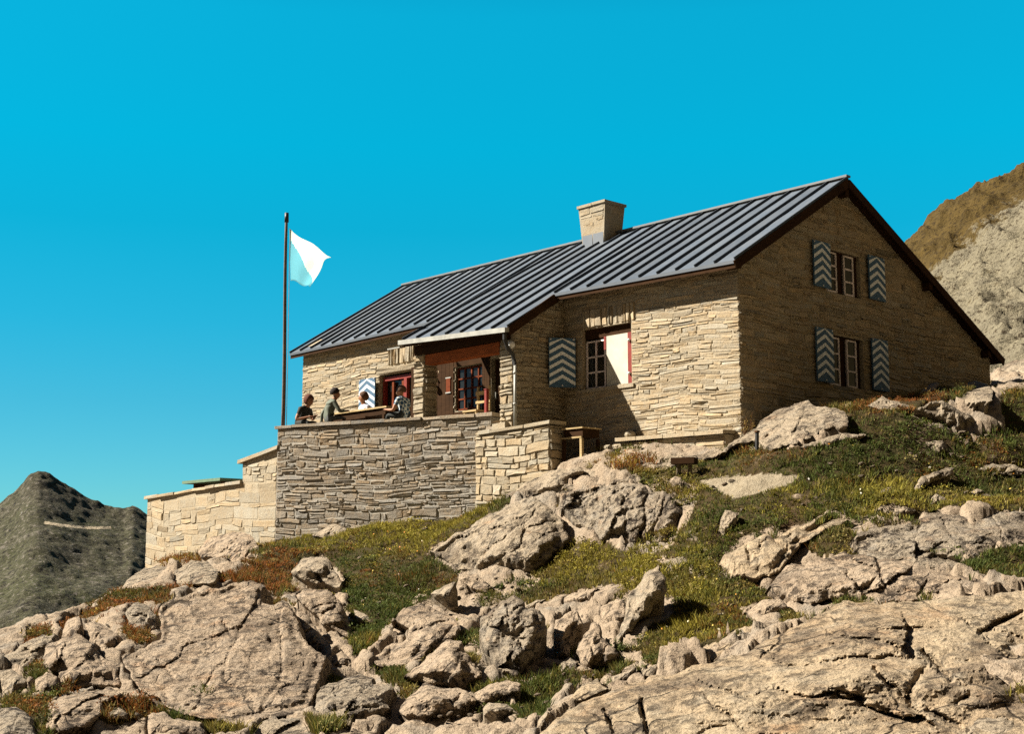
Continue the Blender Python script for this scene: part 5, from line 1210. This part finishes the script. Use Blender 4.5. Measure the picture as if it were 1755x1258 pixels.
def shrubs():
    P, px, py, rg = scatter(16000, 22)
    hz = fbm(P * .55, 3, 81) + .9 * zone(px, py, Z_RUST) + .8 * zone(px, py, Z_DARK) - .7 * zone(px, py, Z_OLIVE); k = ((hz > .15) & (veg(P) > .4)) | ((bedrock(P) < -.08) & (fbm(P * .8, 2, 53) > -.05) & (py < 1225)); P, px, py = P[k], px[k], py[k]
    C = colour(px, py, P, rg); n = len(P); nb = 46; R = rg.uniform(.07, .22, n)
    R = np.repeat(R, nb); m = n * nb; C = np.repeat(C, nb, 0) * rg.uniform(.5, 1.5, (m, 1)); P = np.repeat(P, nb, 0)
    th = np.arccos(rg.uniform(.05, 1, m)); ph = rg.uniform(0, 2 * np.pi, m); q = R * rg.uniform(.75, 1.05, m)
    D = np.stack([np.sin(th) * np.cos(ph), np.sin(th) * np.sin(ph), np.cos(th) * .75], -1); c = P + D * q[:, None]
    ax = rg.normal(0, 1, (m, 3)) + D * .8; ax /= np.linalg.norm(ax, axis=1)[:, None]; e1 = np.cross(ax, rg.normal(0, 1, (m, 3))); e1 /= np.linalg.norm(e1, axis=1)[:, None]
    L = rg.uniform(.016, .034, m)[:, None]; Wd = L * .45
    V = np.stack([c - ax * L * .3, c + e1 * Wd, c + ax * L, c - e1 * Wd], 1).reshape(-1, 3)
    return props(link_mesh('heather', V, np.arange(m * 4).reshape(-1, 4), M['grass'], tint=np.repeat(C, 4, 0)), 'low heath and dwarf shrub mats in rust brown and dark green', 'heath', kind='stuff')
shrubs()
def flowers():
    P, px, py, rg = scatter(5200, 23)
    k = rg.random(len(P)) < np.clip(zone(px, py, [(690, 930, 90, 50, 1.), (760, 880, 90, 30, .6), (1700, 830, 90, 60, .5), (1690, 965, 70, 30, .8), (1200, 1060, 120, 60, .5), (1450, 790, 200, 60, .35), (640, 1000, 60, 40, .5)]) + .06, 0, 1); P = P[k]
    P = P[veg(P) > .4]; n = len(P); P = P + np.stack([0 * P[:, 0], 0 * P[:, 0], rg.uniform(.07, .14, n)], -1); r = rg.uniform(.010, .022, n)[:, None]
    a = rg.normal(0, 1, (n, 3)); a /= np.linalg.norm(a, axis=1)[:, None]; b = np.cross(a, rg.normal(0, 1, (n, 3))); b /= np.linalg.norm(b, axis=1)[:, None]
    V = np.stack([P + (a * math.cos(t) + b * math.sin(t)) * r for t in np.arange(6) * math.pi / 3], 1).reshape(-1, 3)
    pal = np.array([(.45, .40, .26), (.40, .30, .06), (.40, .17, .02), (.50, .48, .42)])[rg.integers(0, 4, n)]
    i = np.arange(n)[:, None] * 6; Fq = np.concatenate([i + [[0, 1, 2]], i + [[0, 2, 3]], i + [[0, 3, 4]], i + [[0, 4, 5]]], 0)
    return props(link_mesh('wildflowers', V, Fq, M['petal'], tint=np.repeat(pal, 6, 0)), 'tiny white yellow and orange flowers dotting the turf', 'flowers', kind='stuff')
flowers()
# dry stalks by the hut corner, and the short iron stake in the dome
def stalks():
    rg = np.random.default_rng(5); c = at(1281, 738, 26.9); t = thing('dry_plant', 'tall yellowed weed growing at the near corner of the hut', 'plant', c)
    mb = MB(); lf = MB()
    for k in range(15):
        a = rg.uniform(0, 6.28); b = c + np.array([math.cos(a) * .06, math.sin(a) * .06, -.1]); h = rg.uniform(.2, .5); tp = b + np.array([math.cos(a) * h * .35, math.sin(a) * h * .35, h])
        mb.tube([b, (b + tp) / 2 + [0, 0, .03], tp], [.006, .005, .003], 5)
        for q in range(7):
            f = rg.uniform(.3, 1); p = b + (tp - b) * f; d = rg.normal(0, 1, 3); d /= np.linalg.norm(d); e = np.cross(d, [0, 0, 1.]); lf.raw([p, p + d * .03 + e * .012, p + d * .07, p + d * .03 - e * .012], [(0, 1, 2, 3)], tint=(.22, .15, .04))
    mb.build('stem', M['wood_brown'], t); lf.build('foliage', M['grass'], t, recalc=False)
stalks()
p0 = at(1297, 757, 25.1); sk = thing('iron_stake', 'short rusty iron stake set in the pale bedrock dome', 'stake', p0)
mb = MB(); mb.tube([p0 - [0, 0, .15], p0 + [.01, 0, .17]], .035, 8); mb.build('stake', M['black_metal'], sk)
mb = MB(); mb.tube([p0 + [.01, 0, .17], p0 + [.01, 0, .20]], .05, 8); mb.build('stake_head', M['wood_brown'], sk)
pb = at(1172, 794, 26.2); bs = thing('low_plank_bench', 'low dark plank bench on pale feet near the gravel path', 'bench', pb)
e = np.array([.68, -.3, 0]); e /= np.linalg.norm(e); f = np.array([.3, .68, 0]); f /= np.linalg.norm(f)
mb = MB(); c0 = pb + [0, 0, -.02]
mb.hexa([c0 - e * .22 - f * .14, c0 + e * .24 - f * .14, c0 + e * .24 + f * .14, c0 - e * .22 + f * .14, c0 - e * .22 - f * .14 + [0, 0, .12], c0 + e * .24 - f * .14 + [0, 0, .12], c0 + e * .24 + f * .14 + [0, 0, .12], c0 - e * .22 + f * .14 + [0, 0, .12]]); mb.build('seat', M['wood_dark'], bs)
for k in (-.1, .12):
    mb = MB(); q = c0 + e * k; mb.bar(q + [0, 0, -.2], q, .06, .08); mb.build('leg', M['rock_pale'], bs)
# ------------------------------------------------------------------ sun, sky, camera
SUNV = -(-1.2 * UD + 1.0 * VD + np.array([0, 0, -1.3])); SUNV /= np.linalg.norm(SUNV)
EL = math.asin(SUNV[2]); AZ = math.atan2(SUNV[0], SUNV[1])
ld = bpy.data.lights.new('sun', 'SUN'); ld.energy = 5.0; ld.angle = math.radians(.5); ld.color = (1, .91, .785)
lo = bpy.data.objects.new('sun', ld); COL.objects.link(lo)
lo.rotation_euler = Vector(tuple(SUNV)).to_track_quat('Z', 'Y').to_euler()
W = bpy.data.worlds.new('World'); SC.world = W; W.use_nodes = True
nt_ = W.node_tree; bg = nt_.nodes['Background']
sky = nt_.nodes.new('ShaderNodeTexSky'); sky.sky_type = 'NISHITA'; sky.sun_disc = False
sky.sun_elevation = EL; sky.sun_rotation = AZ; sky.altitude = 2300; sky.air_density = 1.0; sky.dust_density = .3; sky.ozone_density = 1.0
tcn = nt_.nodes.new('ShaderNodeTexCoord'); sx = nt_.nodes.new('ShaderNodeSeparateXYZ'); nt_.links.new(tcn.outputs['Generated'], sx.inputs[0])
rp = nt_.nodes.new('ShaderNodeValToRGB'); nt_.links.new(sx.outputs[2], rp.inputs[0])
SKY = [(0.0, (.22, .47, .50)), (.06, (.165, .53, .57)), (.117, (.11, .585, .615)), (.175, (.05, .69, .70)), (.242, (.013, .81, .775)), (.30, (.005, .985, .91)), (.386, (.012, 1.12, 1.02)), (.46, (.02, .9, .9)), (.58, (.30, .42, .45)), (1., (.26, .27, .30))]
els = rp.color_ramp.elements
while len(els) < len(SKY): els.new(.5)
for e, (p, c) in zip(els, SKY): e.position = p; e.color = (*c, 1)
mx = nt_.nodes.new('ShaderNodeMix'); mx.data_type = 'RGBA'; mx.blend_type = 'MULTIPLY'; mx.inputs[0].default_value = 1
nt_.links.new(sky.outputs[0], mx.inputs[6]); mb_ = nt_.nodes.new('ShaderNodeMapRange'); nt_.links.new(sx.outputs[1], mb_.inputs[0])
for i, q in enumerate((.0, .6, 0., 1.)): mb_.inputs[1 + i].default_value = q
mk = nt_.nodes.new('ShaderNodeMix'); mk.data_type = 'RGBA'; nt_.links.new(mb_.outputs[0], mk.inputs[0])
mk.inputs[6].default_value = (.26, .22, .20, 1); nt_.links.new(rp.outputs[0], mk.inputs[7])
# sky dimmed at left and brightened at right to even out its brightness
mh = nt_.nodes.new('ShaderNodeMapRange'); nt_.links.new(sx.outputs[0], mh.inputs[0])
for i, q in enumerate((-.4, .4, .86, 1.12)): mh.inputs[1 + i].default_value = q
mg = nt_.nodes.new('ShaderNodeMix'); mg.data_type = 'RGBA'; mg.blend_type = 'MULTIPLY'; mg.inputs[0].default_value = 1
nt_.links.new(mk.outputs[2], mg.inputs[6]); nt_.links.new(mh.outputs[0], mg.inputs[7]); nt_.links.new(mg.outputs[2], mx.inputs[7]); nt_.links.new(mx.outputs[2], bg.inputs[0])
bg.inputs[1].default_value = .06
cd = bpy.data.cameras.new('camera'); co = bpy.data.objects.new('camera', cd); COL.objects.link(co); SC.camera = co
cd.sensor_fit = 'HORIZONTAL'; cd.sensor_width = 36; cd.lens = F / 1755 * 36; cd.clip_end = 8000; cd.clip_start = .1
cd.shift_x = (877.5 - CX) / 1755; cd.shift_y = (CY - 629) / 1755
co.location = (0, 0, 0); co.rotation_euler = (math.pi / 2 + PITCH, 0, 0)
SC.view_settings.view_transform = 'Standard'; SC.view_settings.look = 'None'; SC.view_settings.exposure = 1.7; SC.view_settings.gamma = 1
SC.cycles.max_bounces = 5; SC.cycles.diffuse_bounces = 3; SC.cycles.use_denoising = False
